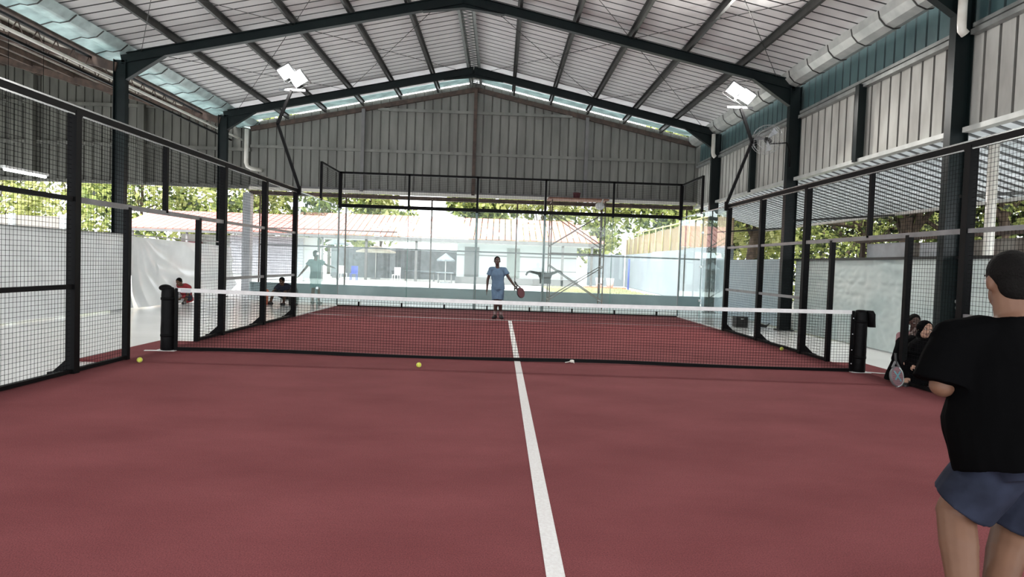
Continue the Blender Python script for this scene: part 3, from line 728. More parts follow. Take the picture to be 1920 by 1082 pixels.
tag(MB().box(-9.50, -9.44, -7, 13.3, 1.78, 1.81).build('screen_rail', 'grey'), 'thin rail above the white tarpaulins on the left', 'rail')

# ------------------------------------------------------------------ fence on the low wall at the far opening
of = empty('opening_fence', (0, 14.45, .45), 'grey post and rail fence standing on the low wall under the far gable', 'fence')
for i in range(6):
    x = -8.9+i*3.06; MB().tube([(x,0,0),(x,0,3.2)], .028, 8).build('post', 'scaf', of)
for z in (1.35,): MB().tube([(-8.9,0,z),(6.95,0,z)], .03, 8).build('rail', 'grey', of)
MB().tube([(-8.9,0,1.95),(-4,0,1.95)], .02, 8).build('rail', 'grey', of)
# ------------------------------------------------------------------ scaffold
sc = empty('scaffold', (0,0,0), 'rusty tube scaffold tower standing behind the back glass wall', 'scaffold')
SX = (1.42, 3.22); SY = (12.95, 13.9)
for x in SX:
    for lev in range(2):
        z0 = -.03+lev*1.83; fr = MB()
        for y in SY: fr.tube([(x,y,z0),(x,y,z0+1.83)], .022, 8)
        for z in (z0+.25, z0+.85, z0+1.45, z0+1.78): fr.tube([(x,SY[0],z),(x,SY[1],z)], .018, 6)
        fr.build('end_frame', 'scaf', sc)
for y in SY:
    for lev in range(2):
        z0 = .25+lev*1.83
        for (a, b) in ((0,1),(1,0)): MB().tube([(SX[a], y, z0), (SX[b], y, z0+1.15)], .016, 6).build('cross_brace', 'scaf', sc)
    MB().tube([(SX[0], y, 1.82), (SX[1], y, 1.82)], .02, 6).build('ledger', 'scaf', sc)
for k in range(3): MB().box(SX[0]-.12, SX[1]+.12, 12.98+k*.31, 13.27+k*.31, 3.66, 3.71).build('plank', 'plank', sc)
hb = empty('bucket', (2.28, 13.4, 3.71), 'dark red bucket standing on top of the scaffold', 'bucket')
MB().loft([((0,0,0),.10,.10),((0,0,.2),.14,.14),((0,0,.215),.15,.15)], (1,0,0), (0,1,0), 16).build('pail', 'racketred', hb)
MB().tube([(-.15,0,.2),(-.1,0,.25),(0,0,.27),(.1,0,.25),(.15,0,.2)], .006, 6).build('handle', 'grey', hb)
pb = MB(); pb.ell((3.02,12.9,3.45), (.16,0,0), (0,.1,0), (0,0,.13)); pb.cap((3.08,12.9,3.55),(3.12,12.92,3.68),.03,.02)
tag(pb.build('plastic_bag', 'white'), 'white plastic bag tied below the scaffold platform', 'bag')
# hanging shirt
hs = empty('hanging_shirt', (0, 12.85, 0), 'dark long-sleeved shirt spread out to dry on the scaffold', 'shirt')
mb = MB()
mb.loft([((1.27,0,.78), .19,.03), ((1.26,0,.95), .19,.035), ((1.25,0,1.10), .25,.035), ((1.25,0,1.16), .16,.03)], (1,0,0), (0,1,0), 20)
mb.tube([(1.1,0,1.10),(.92,0,1.14),(.74,0,1.17),(.66,0,1.14),(.61,0,1.04)], [.06,.045,.04,.035,.03], 10)
mb.tube([(1.4,0,1.10),(1.55,0,1.15),(1.70,0,1.22),(1.78,0,1.20),(1.83,0,1.12)], [.06,.045,.04,.035,.03], 10)
mb.build('cloth', 'darkcloth', hs)
MB().tube([(.3,.0,1.16),(.8,0,1.15),(1.42,.06,1.19),(2.4,0,1.2),(3.2,.06,1.2)], .006, 5).build('drying_line', 'wire', hs)

# ------------------------------------------------------------------ courtyard buildings
def ribbed_roof(parent, x0, x1, yf, zf, yb, zb, m='redroof', pitch=.5, hipR=0):
    n = int((x1-x0)/pitch)
    for i in range(n):
        a = x0+i*(x1-x0)/n; b = a+(x1-x0)/n-.06
        k = 1.0
        if hipR and b > x1-hipR: k = max(.08, (x1-b)/hipR)
        mb = MB(); Y1 = lerp(yf, yb, k); Z1 = lerp(zf, zb, k)
        mb.v += [(a,yf,zf),(b,yf,zf),(b,Y1,Z1),(a,Y1,Z1),(a,yf,zf+.06),(b,yf,zf+.06),(b,Y1,Z1+.06),(a,Y1,Z1+.06)]
        mb.f += [(3,2,1,0),(4,5,6,7),(0,1,5,4),(1,2,6,5),(2,3,7,6),(3,0,4,7)]; mb.sm += [False]*6
        mb.build('roof_sheet', m, parent)
    mb = MB(); 
bl = empty('pool_house', (0,37,0), 'long white single-storey building with a pale red roof beyond the courtyard', 'building')
ribbed_roof(bl, -13.2, 6.9, -1.2, 3.0, 3.6, 4.7, hipR=1.6, pitch=.42)
MB().box(-13.2, 6.7, -1.25, -1.1, 2.75, 2.98).build('fascia', 'fascia', bl)
MB().box(-13.2, 6.7, -1.1, 1.2, 2.72, 2.76).build('soffit', 'white', bl)
MB().box(-3.3, 5.1, 0, 3, 0, 2.75).build('wall', 'wallwhite', bl)
MB().box(-3.3, 5.1, -1.1, 0, 0, .42).build('plinth', 'fascia', bl)
for x0, x1, m in ((-2.75,-1.75,'doorgrey'),(.2,1.1,'doorpale')): MB().box(x0, x1, -.05, 0, .45, 2.5).build('door', m, bl)
for x in (-12.6, -9.4, -6.0, 4.0, 6.0): MB().box(x-.08, x+.08, -1.1, -.94, 0, 2.75).build('veranda_post', 'fascia', bl)
MB().box(-13.2, -3.3, 4.6, 4.7, 0, 2.2).build('rear_hoarding', 'darkfence', bl)
MB().box(-3.3, 5.1, -.03, 0, 1.9, 1.98).build('wall_trim', 'fascia', bl)

wg = empty('side_wing', (0,30,0), 'white slatted outbuilding with a pink-red roof seen through the left posts', 'building')
ribbed_roof(wg, -22.5, -9.9, -.8, 2.75, 3.8, 4.05, pitch=.42)
MB().box(-22.5, -9.9, -.86, -.74, 2.6, 2.75).build('fascia', 'fascia', wg)
k = 0
while k < 13:
    MB().box(-16.2, -11.9, -.02, .03, .3+k*.17, .3+k*.17+.15).build('slat', 'slatgrey', wg); k += 1
MB().box(-16.2, -11.9, .04, 3, 0, 2.6).build('wall', 'wallwhite', wg)
MB().box(-19.3, -16.3, .5, 3, 0, 2.55).build('wall', 'doorpale', wg)
MB().box(-19.5, -18.0, .3, .45, 1.7, 2.1).build('awning_board', 'racketred', wg)
for x in (-21.5, -18.4, -14.0, -10.6): MB().tube([(x,-.7,0),(x,-.7,2.6)], .07, 8).build('veranda_post', 'fascia', wg)

gw = empty('garden_wall', (0,0,0), 'tall cream boundary wall with piers beyond the left lean-to', 'wall')
MB().box(-32, -21.5, 24.0, 24.2, 0, 3.0).build('wall_face', 'wallpeach', gw)
for x in (-30, -27, -24.5, -22): MB().box(x-.15, x+.15, 23.9, 24.0, 0, 3.08).build('pier', 'wallwhite', gw)

# right boundary wall with screen fence above
rw = empty('boundary_wall', (0,0,0), 'long pale blue rendered boundary wall on the right of the courtyard', 'wall')
def P3(y): return 8.15+ (y-16)*.045
mb = MB()
for (ya, yb) in ((14.8, 22), (22, 30), (30, 41)):
    mb = MB(); a = (P3(ya), ya); b = (P3(yb), yb)
    mb.v += [(a[0],a[1],0),(b[0],b[1],0),(b[0],b[1],2.42),(a[0],a[1],2.36),(a[0]+.2,a[1],0),(b[0]+.2,b[1],0),(b[0]+.2,b[1],2.42),(a[0]+.2,a[1],2.36)]
    mb.f += [(0,1,2,3),(7,6,5,4),(0,3,7,4),(1,5,6,2),(3,2,6,7),(0,4,5,1)]; mb.sm += [False]*6; mb.build('wall_bay', 'wallblue', rw)
MB().box(6.4, 9.2, 41, 41.2, 0, 2.4).build('wall_bay', 'wallblue', rw)
bs = empty('bamboo_screen', (0,0,0), 'brown bamboo screen with yellow posts on top of the boundary wall', 'screen')
y = 15
while y < 40.5:
    x = P3(y)+.1; MB().tube([(x,y,2.3),(x,y,3.85)], .035, 8).build('post', 'yellow', bs); y += 2.1
MB().tube([(P3(15)+.1,15,3.62),(P3(40.5)+.1,40.5,3.9)], .035, 8).build('rail', 'yellow', bs)
y = 15
while y < 40.4:
    mb = MB()
    for k in range(7):
        yy = y+k*.3; mb.bar((P3(yy)+.18, yy, 2.38), (P3(yy)+.18, yy, 3.55+random.random()*.1), .02, .24, up=(0,1,0))
    mb.build('bamboo_panel', 'bamboo', bs); y += 2.1
rt = empty('tool_heap', (6.9, 34, 0), 'orange and white tubs standing against the pale blue wall', 'tubs')
MB().box(-1.6, 1.1, -.4, .4, -.02, .10).build('tray', 'orange', rt)
for x in (-.6, .1): MB().loft([((x,0,.1),.2,.2),((x,0,.7),.27,.27)], (1,0,0), (0,1,0), 14).build('tub', 'white', rt)
bp_ = tag(MB().tube([(8.0,33,0),(8.0,33,2.0)], .06, 8).build('blue_pipe', 'blue'), 'blue standpipe against the pale blue wall', 'pipe')

# grass strip near right of courtyard, grown as blades
mb = MB()
for i in range(6500):
    x = random.uniform(2.5, 7.6) ; y = random.uniform(19, 33); h = random.uniform(.06, .15); a = random.random()*PI
    dx, dy = math.cos(a)*.05, math.sin(a)*.05
    n = len(mb.v); mb.v += [(x-dx,y-dy,-.02),(x+dx,y+dy,-.02),(x+random.uniform(-.03,.03),y,h)]; mb.f.append((n,n+1,n+2)); mb.sm.append(False)
tag(mb.build('grass', 'grass'), 'short yellow-green grass in the courtyard before the pale blue wall', 'grass', kind='stuff')

# poolside furniture
def parasol(x, y, r, z, m, label):
    t = empty('parasol', (x, y, 0), label, 'parasol')
    MB().tube([(0,0,.0),(0,0,z+.35)], .03, 8).build('pole', 'white', t); MB().box(-.3,.3,-.3,.3,-.02,.06).build('base', 'grey', t)
    mb = MB(); k = 8; mb.v.append((0,0,z+.45)); 
    for j in range(k): a = 2*PI*j/k; mb.v.append((r*math.cos(a), r*math.sin(a), z))
    for j in range(k): a = 2*PI*j/k; mb.v.append((r*math.cos(a), r*math.sin(a), z-.1))
    for j in range(k): mb.f.append((0, 1+j, 1+(j+1)%k)); mb.f.append((1+j, 1+k+j, 1+k+(j+1)%k, 1+(j+1)%k)); mb.sm += [False]*2
    mb.build('canopy', m, t)
parasol(-9.3, 39.0, 1.45, 2.0, 'umb', 'cream parasol beside the pool under the long building')
parasol(-3.9, 35.0, .6, 1.55, 'darkfence', 'small dark parasol left of the grey door')
parasol(-12.2, 39.5, .9, 2.5, 'bluesheet', 'pale blue parasol at the left end of the pool house')
def chair(x, y, m, label, rz=0):
    t = empty('plastic_chair', (x, y, -.02), label, 'chair', rz=rz)
    MB().box(-.22,.22,-.22,.22,.42,.46).build('seat', m, t); MB().box(-.22,.22,.18,.22,.46,.95).build('backrest', m, t)
    for a in (-.2,.2):
        for b in (-.2,.2): MB().bar((a,b,0),(a*.95,b*.95,.42),.04,.04).build('leg', m, t)
chair(-9.9, 34.6, 'blue', 'blue plastic chair by the pool house veranda'); chair(-10.7, 34.9, 'white', 'white plastic chair left of the blue one', .6)
chair(-7.2, 35.2, 'white', 'white plastic chair before the veranda post', -2.6)
def table(x, y, L, label):
    t = empty('garden_table', (x, y, -.02), label, 'table')
    MB().box(-L/2,L/2,-.4,.4,.68,.74).build('table_top', 'darkfence', t)
    for a in (-L/2+.12, L/2-.12):
        for b in (-.3,.3): MB().bar((a,b,0),(a,b,.68),.06,.06).build('leg', 'fascia', t)
table(-5.9, 37.6, 2.2, 'long dark garden table under the veranda'); table(-3.9, 34.8, 1.1, 'small dark table beneath the dark parasol')

# teal water tank trolley at the left, beyond the court
tk = empty('water_trough', (-8.2, 15.0, 0), 'grey-green trough with rounded end by the left corner column', 'trough')

# ------------------------------------------------------------------ shed behind the right screen
sh = empty('tin_shed', (9, 4, 0), 'low shed with a rusty tin roof and white board behind the right screen', 'shed')
MB().box(.2, 2.6, -2.6, 3.4, -.02, 2.2).build('wall', 'tin', sh)
for i in range(8):
    y0 = -3+i*.82; mb = MB(); mb.v += [(-.1,y0,2.32),(3.0,y0,2.62),(3.0,y0+.78,2.62),(-.1,y0+.78,2.32),(-.1,y0,2.36),(3.0,y0,2.66),(3.0,y0+.78,2.66),(-.1,y0+.78,2.36)]
    mb.f += [(3,2,1,0),(4,5,6,7),(0,1,5,4),(1,2,6,5),(2,3,7,6),(3,0,4,7)]; mb.sm += [False]*6; mb.build('roof_sheet', 'tin', sh)
MB().box(-.12, -.04, -3, 3.5, 2.24, 2.36).build('eave_board', 'rust', sh)
MB().box(.1, .18, 1.75, 3.35, 1.84, 2.22).build('notice_board', 'board', sh)
MB().box(.1, .18, .2, 1.2, 1.84, 2.18).build('notice_board', 'board', sh)
for y in (-2.9, .0, 1.5, 3.45): MB().box(0, .09, y-.05, y+.05, 0, 2.3).build('shed_post', 'rust', sh)

# ------------------------------------------------------------------ trees
def tree(x, y, h, r, label, leaf='leafG', seed=0, nclump=34, per=95, ls=.3, trunk=True, z0=.30, branches=7, lean=0, group=None, tr=.16):
    rnd = random.Random(seed+int(x*13)+int(y*7))
    t = empty('tree', (x, y, -.02), label, 'tree', group)
    br = MB(); top = Vector((lean, 0, h*.8))
    br.tube([(0,0,0), (lean*.2, 0, h*.25), (lean*.6,.1, h*.5), tuple(top)], [tr, tr*.8, tr*.55, tr*.2], 9)
    br.build('trunk', 'bark', t)
    lf = MB(); lim = MB()
    cl = []
    for i in range(nclump):
        a = rnd.random()*2*PI; e = rnd.random(); rr = r*math.sqrt(rnd.random()); zz = h*(z0+(1-z0)*e)
        rr *= math.sqrt(max(.15, 1-(2*e-1)**2))
        cl.append(Vector((lean*e+rr*math.cos(a), rr*math.sin(a), zz)))
    for i, c_ in enumerate(cl):
        if i < branches:
            s = Vector((lean*.5, 0, h*rnd.uniform(.25,.5))); m_ = (s+c_)/2+Vector((0,0,-.2)); lim.tube([s, m_, c_], [tr*.4, tr*.28, .03], 6)
        q = r*rnd.uniform(.22,.38)
        for k in range(per):
            d = Vector((rnd.gauss(0,1), rnd.gauss(0,1), rnd.gauss(0,.7))).normalized()*q*rnd.random()**.4
            p = c_+d; s = ls*rnd.uniform(.5,1.1)
            u = Vector((rnd.gauss(0,1), rnd.gauss(0,1), rnd.gauss(0,1))).normalized(); w = u.cross(Vector((rnd.gauss(0,1), rnd.gauss(0,1), rnd.gauss(0,1)))).normalized()
            lf.quad(p-u*s*.5, p+w*s*.28, p+u*s*.5, p-w*s*.28)
    lim.build('branch', 'bark', t)
    lf.build('foliage', leaf, t, kind='stuff')
    return t
far = [(-46,52,13,6,'leafY'),(-38,50,12,6,'leafY'),(-31,48,13,6,'leafG'),(-25,49,11,5.5,'leafY'),(-20,47,13,6,'leafG'),(-15.5,50,11.5,4.5,'leafG'),(-11.3,52,10,4.2,'leafY'),
       (-2.4,50,8.6,2.6,'leafG'),(3.2,47,9.5,3.4,'leafY'),(8,48,12,5,'leafY'),(13,46,13,5.5,'leafG'),(18,44,13,6,'leafY'),(15,34,11,4.5,'leafG'),(14,27,10,4,'leafY'),(19,30,12,5,'leafG'),(-1,54,6.0,2.2,'leafY')]
for i, (x, y, h, r, lfm) in enumerate(far):
    where = ['far left end','left of the lean-to opening','left, above the cream wall','above the left wing roof','behind the slatted outbuilding','left of the back glass corner','behind the pool house roof, left part','with a bare lower trunk above the middle of the red roof','right of the bare-trunked one','behind the scaffold','right of the scaffold, tallest','far right background','over the boundary wall, farther one','over the boundary wall, nearer one','behind the bamboo screen','lowest, behind the middle of the roof'][i]
    sparse = i in (5, 6)
    tree(x, y, h, r, 'leafy %s tree, %s' % ('yellow-green' if lfm == 'leafY' else 'green', where), lfm, i, nclump=34 if not sparse else 26, per=130, ls=.62, z0=.22 if i not in (7,) else .62, group='trees beyond the courtyard')
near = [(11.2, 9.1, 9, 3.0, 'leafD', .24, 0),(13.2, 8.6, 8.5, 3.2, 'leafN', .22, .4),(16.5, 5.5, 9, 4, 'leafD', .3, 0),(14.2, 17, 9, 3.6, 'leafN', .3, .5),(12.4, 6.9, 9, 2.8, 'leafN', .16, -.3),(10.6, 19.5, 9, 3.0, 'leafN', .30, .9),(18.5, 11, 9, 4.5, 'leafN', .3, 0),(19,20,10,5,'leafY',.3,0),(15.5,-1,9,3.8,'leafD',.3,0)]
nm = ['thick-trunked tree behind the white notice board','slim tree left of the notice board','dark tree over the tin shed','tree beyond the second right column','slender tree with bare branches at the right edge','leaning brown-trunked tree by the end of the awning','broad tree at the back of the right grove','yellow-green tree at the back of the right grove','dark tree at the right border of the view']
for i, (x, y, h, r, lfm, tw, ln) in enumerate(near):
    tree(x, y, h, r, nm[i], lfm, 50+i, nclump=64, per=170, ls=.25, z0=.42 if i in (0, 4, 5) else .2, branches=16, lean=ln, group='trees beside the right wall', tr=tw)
# hedge plants low behind the right screen
mb = MB(); rnd = random.Random(3)
for i in range(9000):
    x = rnd.uniform(10.5, 13); y = rnd.uniform(-4, 24); z = rnd.uniform(.3, 2.1)*rnd.uniform(.6,1); u = Vector((rnd.gauss(0,1),rnd.gauss(0,1),rnd.gauss(0,1))).normalized(); w = u.cross(Vector((rnd.gauss(0,1),rnd.gauss(0,1),rnd.gauss(0,1)))).normalized(); s = rnd.uniform(.1,.24)
    p = Vector((x,y,z)); mb.quad(p-u*s*.5, p+w*s*.25, p+u*s*.5, p-w*s*.25)
tag(mb.build('undergrowth', 'leafD'), 'dense dark undergrowth behind the right screen', 'shrubs', kind='stuff')

# ------------------------------------------------------------------ wall fan
fn = empty('wall_fan', (6.62, 7.0, 4.62), 'large caged wall fan on a black arm beside the second right column', 'fan')
cg = MB(); ax = Vector((-.55,-.8,.1)).normalized(); u = ax.cross(Vector((0,0,1))).normalized(); w = u.cross(ax)
cen = Vector((-.32,.15,.12)); R0 = .38
for dd, rs in ((.0, (R0,)), (.09, (.33,.22,.12)), (-.09, (.33,.22,.12))):
    for r_ in rs: cg.tube([cen+ax*dd+(u*math.cos(2*PI*i/32)+w*math.sin(2*PI*i/32))*r_ for i in range(33)], .004, 5, cap=False)
for i in range(28):
    q = u*math.cos(2*PI*i/28)+w*math.sin(2*PI*i/28)
    for s in (-1, 1): cg.tube([cen+ax*.09*s+q*.06, cen+ax*.09*s+q*.33, cen+q*R0], .002, 4, cap=False)
cg.build('cage', 'chrome', fn)
mt = MB(); mt.cap(cen-ax*.2, cen-ax*.06, .085, .08, 16); mt.build('motor', 'dark', fn)
for i in range(3):
    b_ = MB(); a = 2*PI*i/3; q = u*math.cos(a)+w*math.sin(a); p = u*math.cos(a+.5)+w*math.sin(a+.5)
    b_.quad(cen+q*.04, cen+q*.31+ax*.03, cen+p*.31-ax*.03, cen+p*.05); b_.quad(cen+p*.05-ax*.004, cen+p*.31-ax*.034, cen+q*.31+ax*.026, cen+q*.04-ax*.004); b_.build('blade', 'grey', fn)
MB().cap(cen-ax*.03, cen+ax*.05, .05, .045).build('hub', 'dark', fn)
am = MB(); am.tube([cen-ax*.2, cen-ax*.34+Vector((0,0,-.02)), Vector((.08,-.12,.0)), Vector((.16,-.16,-.25)), Vector((.16,-.16,-.6))], .018, 8); am.build('arm', 'black', fn)

# ------------------------------------------------------------------ people
def remesh(mb, voxel, smooth=4, disp=None):
    me = mb.mesh('tmp'); o = bpy.data.objects.new('tmp', me); C.objects.link(o)
    r = o.modifiers.new('r', 'REMESH'); r.mode = 'VOXEL'; r.voxel_size = voxel; r.use_smooth_shade = True
    if smooth: s = o.modifiers.new('s', 'SMOOTH'); s.factor = .5; s.iterations = smooth
    dg = bpy.context.evaluated_depsgraph_get(); ev = o.evaluated_get(dg); out = bpy.data.meshes.new_from_object(ev)
    bpy.data.objects.remove(o); bpy.data.meshes.remove(me)
    for p in out.polygons: p.use_smooth = True
    if disp:
        nr = [v.normal.copy() for v in out.vertices]
        for v, n_ in zip(out.vertices, nr): v.co += n_*disp(v.co)
        out.update()
    return out
def mesh_child(me, name, m, parent, **kw):
    me.name = name; me.materials.clear(); me.materials.append(MT[m]); o = bpy.data.objects.new(name, me); C.objects.link(o); o.parent = parent
    for k, v in kw.items(): o[k] = v
    return o
def hand(mb, wr, d, n, th, s=1.0, curl=.5):
    """wr wrist, d finger direction, n palm normal (towards the palm side), th thumb side"""
    d = Vector(d).normalized(); th = Vector(th); th = (th-d*th.dot(d)).normalized(); n = Vector(n); n = (n-d*n.dot(d)-th*n.dot(th)).normalized()
    wr = Vector(wr)
    mb.ell(wr+d*.05*s, th*.040*s, n*.017*s, d*.052*s); mb.cap(wr-d*.015*s, wr+d*.03*s, .025*s, .026*s)
    for i, L in enumerate((.072,.082,.076,.06)):
        b = wr+d*.088*s+th*(.030-.020*i)*s; c1 = curl*.7; c2 = curl*1.7
        p1 = b+(d*math.cos(c1)+n*math.sin(c1))*L*.5*s; p2 = p1+(d*math.cos(c2)+n*math.sin(c2))*L*.5*s
        mb.cap(wr+d*.06*s+th*(.026-.017*i)*s, b, .0105*s, .0095*s, 8); mb.cap(b, p1, .0095*s, .0088*s, 8); mb.cap(p1, p2, .0088*s, .0078*s, 8)
    t0 = wr+d*.025*s+th*.03*s; t1 = t0+(d*.55+th*.75+n*.2).normalized()*.04*s; t2 = t1+(d*.8+th*.25+n*.45).normalized()*.032*s
    mb.cap(t0, t1, .014*s, .011*s, 8); mb.cap(t1, t2, .011*s, .009*s, 8)

def person(base, label, J, skin, voxel=.009, build=1.0, top=None, bottom=None, hair=True, face=True, socks=None, shoes='shoe', scarf=None, head_s=1.0, belly=0, sleeve=.55, short=.9, shirt_drop=.12, longsleeve=False, folds=.004, hands=None, top_pad=.018):
    """J: joints in world coordinates, relative to base"""
    t = empty('person', base, label, 'person')
    V = {k: Vector(v) for k, v in J.items()}
    pel, ch, nk, hd = V['pelvis'], V['chest'], V['neck'], V['head']
    ax = V['right'].normalized(); up = (ch-pel).normalized(); ax = (ax-up*ax.dot(up)).normalized(); fr = up.cross(ax).normalized()  # front
    b = MB(); B_ = build
    sh = {s: V['sh'+s] for s in 'LR'}; hp = {s: V['hip'+s] for s in 'LR'}
    wst = pel.lerp(ch, .45)+fr*belly*.4
    b.loft([(pel-up*.09, .10*B_, .08*B_), (pel, .155*B_, .115*B_), (wst, .135*B_+belly, .10*B_+belly), (ch, .16*B_, .11*B_), (ch+up*.10, .14*B_, .085*B_), (nk-up*.02, .055*B_, .055*B_)], ax, fr, 20)
    b.cap(nk-up*.05, hd-(hd-nk)*.25, .056*B_, .052*B_)
    hu = (V['headup'] if 'headup' in V else up).normalized(); hf = V['look'].normalized(); hf = (hf-hu*hf.dot(hu)).normalized(); hx = hf.cross(hu).normalized(); s = head_s
    b.ell(hd+hu*.028*s-hf*.008*s, hx*.074*s, hf*.093*s, hu*.090*s); b.ell(hd-hu*.045*s+hf*.022*s, hx*.056*s, hf*.066*s, hu*.068*s)
    b.cap(hd+hf*.083*s+hu*.012*s, hd+hf*.10*s-hu*.018*s, .009*s, .014*s)
    for q in (-1, 1): b.ell(hd+hx*q*.076*s-hu*.0*s-hf*.005*s, hx*.010*s, hf*.018*s, hu*.030*s)
    for q, ss in ((-1,'L'),(1,'R')):
        el, wr = V['el'+ss], V['wr'+ss]; kn, an, toe = V['kn'+ss], V['an'+ss], V['toe'+ss]
        b.cap(ch+up*.08+(sh[ss]-ch)*.5, sh[ss], .06*B_, .058*B_); b.cap(sh[ss], el, .050*B_, .038*B_); b.cap(el, wr, .040*B_, .026*B_)
        hn = (hands or {}).get(ss, {})
        dd = hn.get('d', (wr-el)); hand(b, wr+(wr-el).normalized()*.01, dd, hn.get('n', fr if abs(Vector(dd).normalized().dot(fr)) < .9 else -up), hn.get('t', fr if abs(Vector(dd).normalized().dot(fr)) < .8 else up), .95*s*hn.get('s', 1), hn.get('curl', .5))
        b.cap(hp[ss], kn, .085*B_, .058*B_); b.cap(kn, kn.lerp(an, .35), .056*B_, .056*B_); b.cap(kn.lerp(an, .3), an, .056*B_, .036*B_)
        b.cap(an, toe, .036, .026); b.cap(an-Vector((0,0,.02)), an-(toe-an).normalized()*.035-Vector((0,0,.02)), .034, .03)
    mesh_child(remesh(b, voxel, 3), 'body', skin, t)
    if hair:
        h = MB(); h.ell(hd+hu*.042*s-hf*.020*s, hx*.081*s, hf*.092*s, hu*.086*s); h.ell(hd-hu*.01*s-hf*.05*s, hx*.068*s, hf*.052*s, hu*.07*s)
        mesh_child(remesh(h, voxel*.9, 2), 'hair', 'hair', t)
    if face:
        for q in (-1, 1):
            MB().ell(hd+hx*q*.030*s+hf*.080*s+hu*.018*s, hx*.013*s, hf*.008*s, hu*.006*s, 8, 6).build('eye', 'white', t); MB().ell(hd+hx*q*.030*s+hf*.086*s+hu*.018*s, hx*.005*s, hf*.004*s, hu*.005*s, 8, 6).build('pupil', 'dark', t)
            MB().bar(hd+hx*q*.016*s+hf*.083*s+hu*.036*s, hd+hx*q*.044*s+hf*.072*s+hu*.037*s, .006, .006).build('eyebrow', 'hair', t)
        MB().ell(hd+hf*.085*s-hu*.048*s, hx*.022*s, hf*.008*s, hu*.007*s, 10, 6).build('mouth', 'racketred' , t)
    fd = lambda co: folds*noise.noise(co*7)+folds*.6*noise.noise(Vector((co.x*16, co.y*16, co.z*6)))
    if top:
        c_ = MB(); pd = top_pad; dr = shirt_drop
        c_.loft([(pel-up*dr, (.165*B_+pd+belly*.8), (.125*B_+pd+belly*.8)), (pel-up*dr*.3, (.165*B_+pd+belly*.9), (.125*B_+pd+belly*.9)), (wst, .145*B_+pd+belly, .11*B_+pd+belly), (ch, .168*B_+pd, .118*B_+pd), (ch+up*.10, .15*B_+pd*.8, .092*B_+pd*.7), (nk-up*.035, .075*B_, .068*B_)], ax, fr, 28)
        for ss in 'LR':
            el, wr = V['el'+ss], V['wr'+ss]
            c_.cap(ch+up*.07+(sh[ss]-ch)*.45, sh[ss], .068*B_+pd*.5, .066*B_+pd*.4)
            if longsleeve: c_.cap(sh[ss], el, .056*B_+pd*.6, .046*B_+pd*.5); c_.cap(el, el.lerp(wr, .92), .046*B_+pd*.5, .034*B_+pd*.3)
            else:
                e2 = sh[ss].lerp(el, sleeve); d2 = (el-sh[ss]).normalized(); c_.tube([sh[ss]-d2*.02, sh[ss].lerp(el, .3), e2], [.06*B_+pd*.4, .062*B_+pd*.7, .062*B_+pd*1.1], 16)
        mesh_child(remesh(c_, voxel, 4, fd), 'shirt', top, t)
    if bottom:
        c_ = MB(); c_.loft([(pel-up*.13, .12*B_+.02, .10*B_+.02), (pel-up*.02, .165*B_+.012+belly*.4, .122*B_+.012+belly*.4), (pel+up*.05, .155*B_+.01+belly*.4, .115*B_+.01+belly*.4)], ax, fr, 24)
        for ss in 'LR':
            kn, an = V['kn'+ss], V['an'+ss]; e2 = hp[ss].lerp(kn, min(short, 1)); 
            pts = [hp[ss]-(kn-hp[ss]).normalized()*.02, hp[ss].lerp(kn, .5*min(short,1)), e2]; rs = [.088*B_+.012, .086*B_+.016, .078*B_+.024]
            if short > 1: pts.append(kn.lerp(an, .95*(short-1))); rs = [.088*B_+.01, .08*B_+.01, .062*B_+.014, .05*B_]
            c_.tube(pts, rs, 18)
        mesh_child(remesh(c_, voxel, 4, fd), 'trousers' if short > 1.3 else 'shorts', bottom, t)
    for ss in 'LR':
        an, toe = V['an'+ss], V['toe'+ss]; dt = (toe-an); dt.z = 0; dt.normalize(); sm = MB(); base_z = min(an.z-.07, toe.z-.02)
        q = Vector((-dt.y, dt.x, 0))
        if shoes:
            sm.cap(an-Vector((0,0,.03))-dt*.035, toe+Vector((0,0,.012)), .042, .034); sm.cap(an-Vector((0,0,.05))-dt*.04, toe-Vector((0,0,.0)), .036, .034); sm.cap(an-Vector((0,0,.03)), an+Vector((0,0,.0)), .046, .044)
            mesh_child(remesh(sm, max(voxel, .007), 2), 'shoe', shoes, t)
        if socks: MB().tube([an+Vector((0,0,-.01)), an.lerp(V['kn'+ss], .30)], [.043, .048], 14).build('sock', socks, t)
    return t

# the player behind the service line, facing the camera; base (-.33, 7.3, 0)
pl = person((-.33,7.3,0), 'standing player in a light blue outfit holding a racket at the far service line', dict(
    pelvis=(.02,0,.84), chest=(-.0,0,1.12), neck=(-.01,0,1.31), head=(-.02,-.02,1.455), right=(-1,0,0), look=(.1,-1,-.05), headup=(0,-.05,1),
    shL=(.17,0,1.245), elL=(.30,-.04,1.03), wrL=(.42,-.14,.87), shR=(-.17,0,1.245), elR=(-.245,.02,.98), wrR=(-.255,-.03,.74),
    hipL=(.09,0,.80), knL=(.075,-.05,.45), anL=(.12,.02,.085), toeL=(.16,-.13,.03), hipR=(-.06,0,.80), knR=(-.02,-.06,.45), anR=(-.03,.0,.085), toeR=(-.08,-.15,.03)),
    'skindark', .0085, .93, 'jersey', 'jersey', socks='sock', hands={'L': dict(d=(.5,-.45,-.35), n=(0,-.2,-1), t=(.2,-1,.2), curl=1.1)}, shirt_drop=.10)
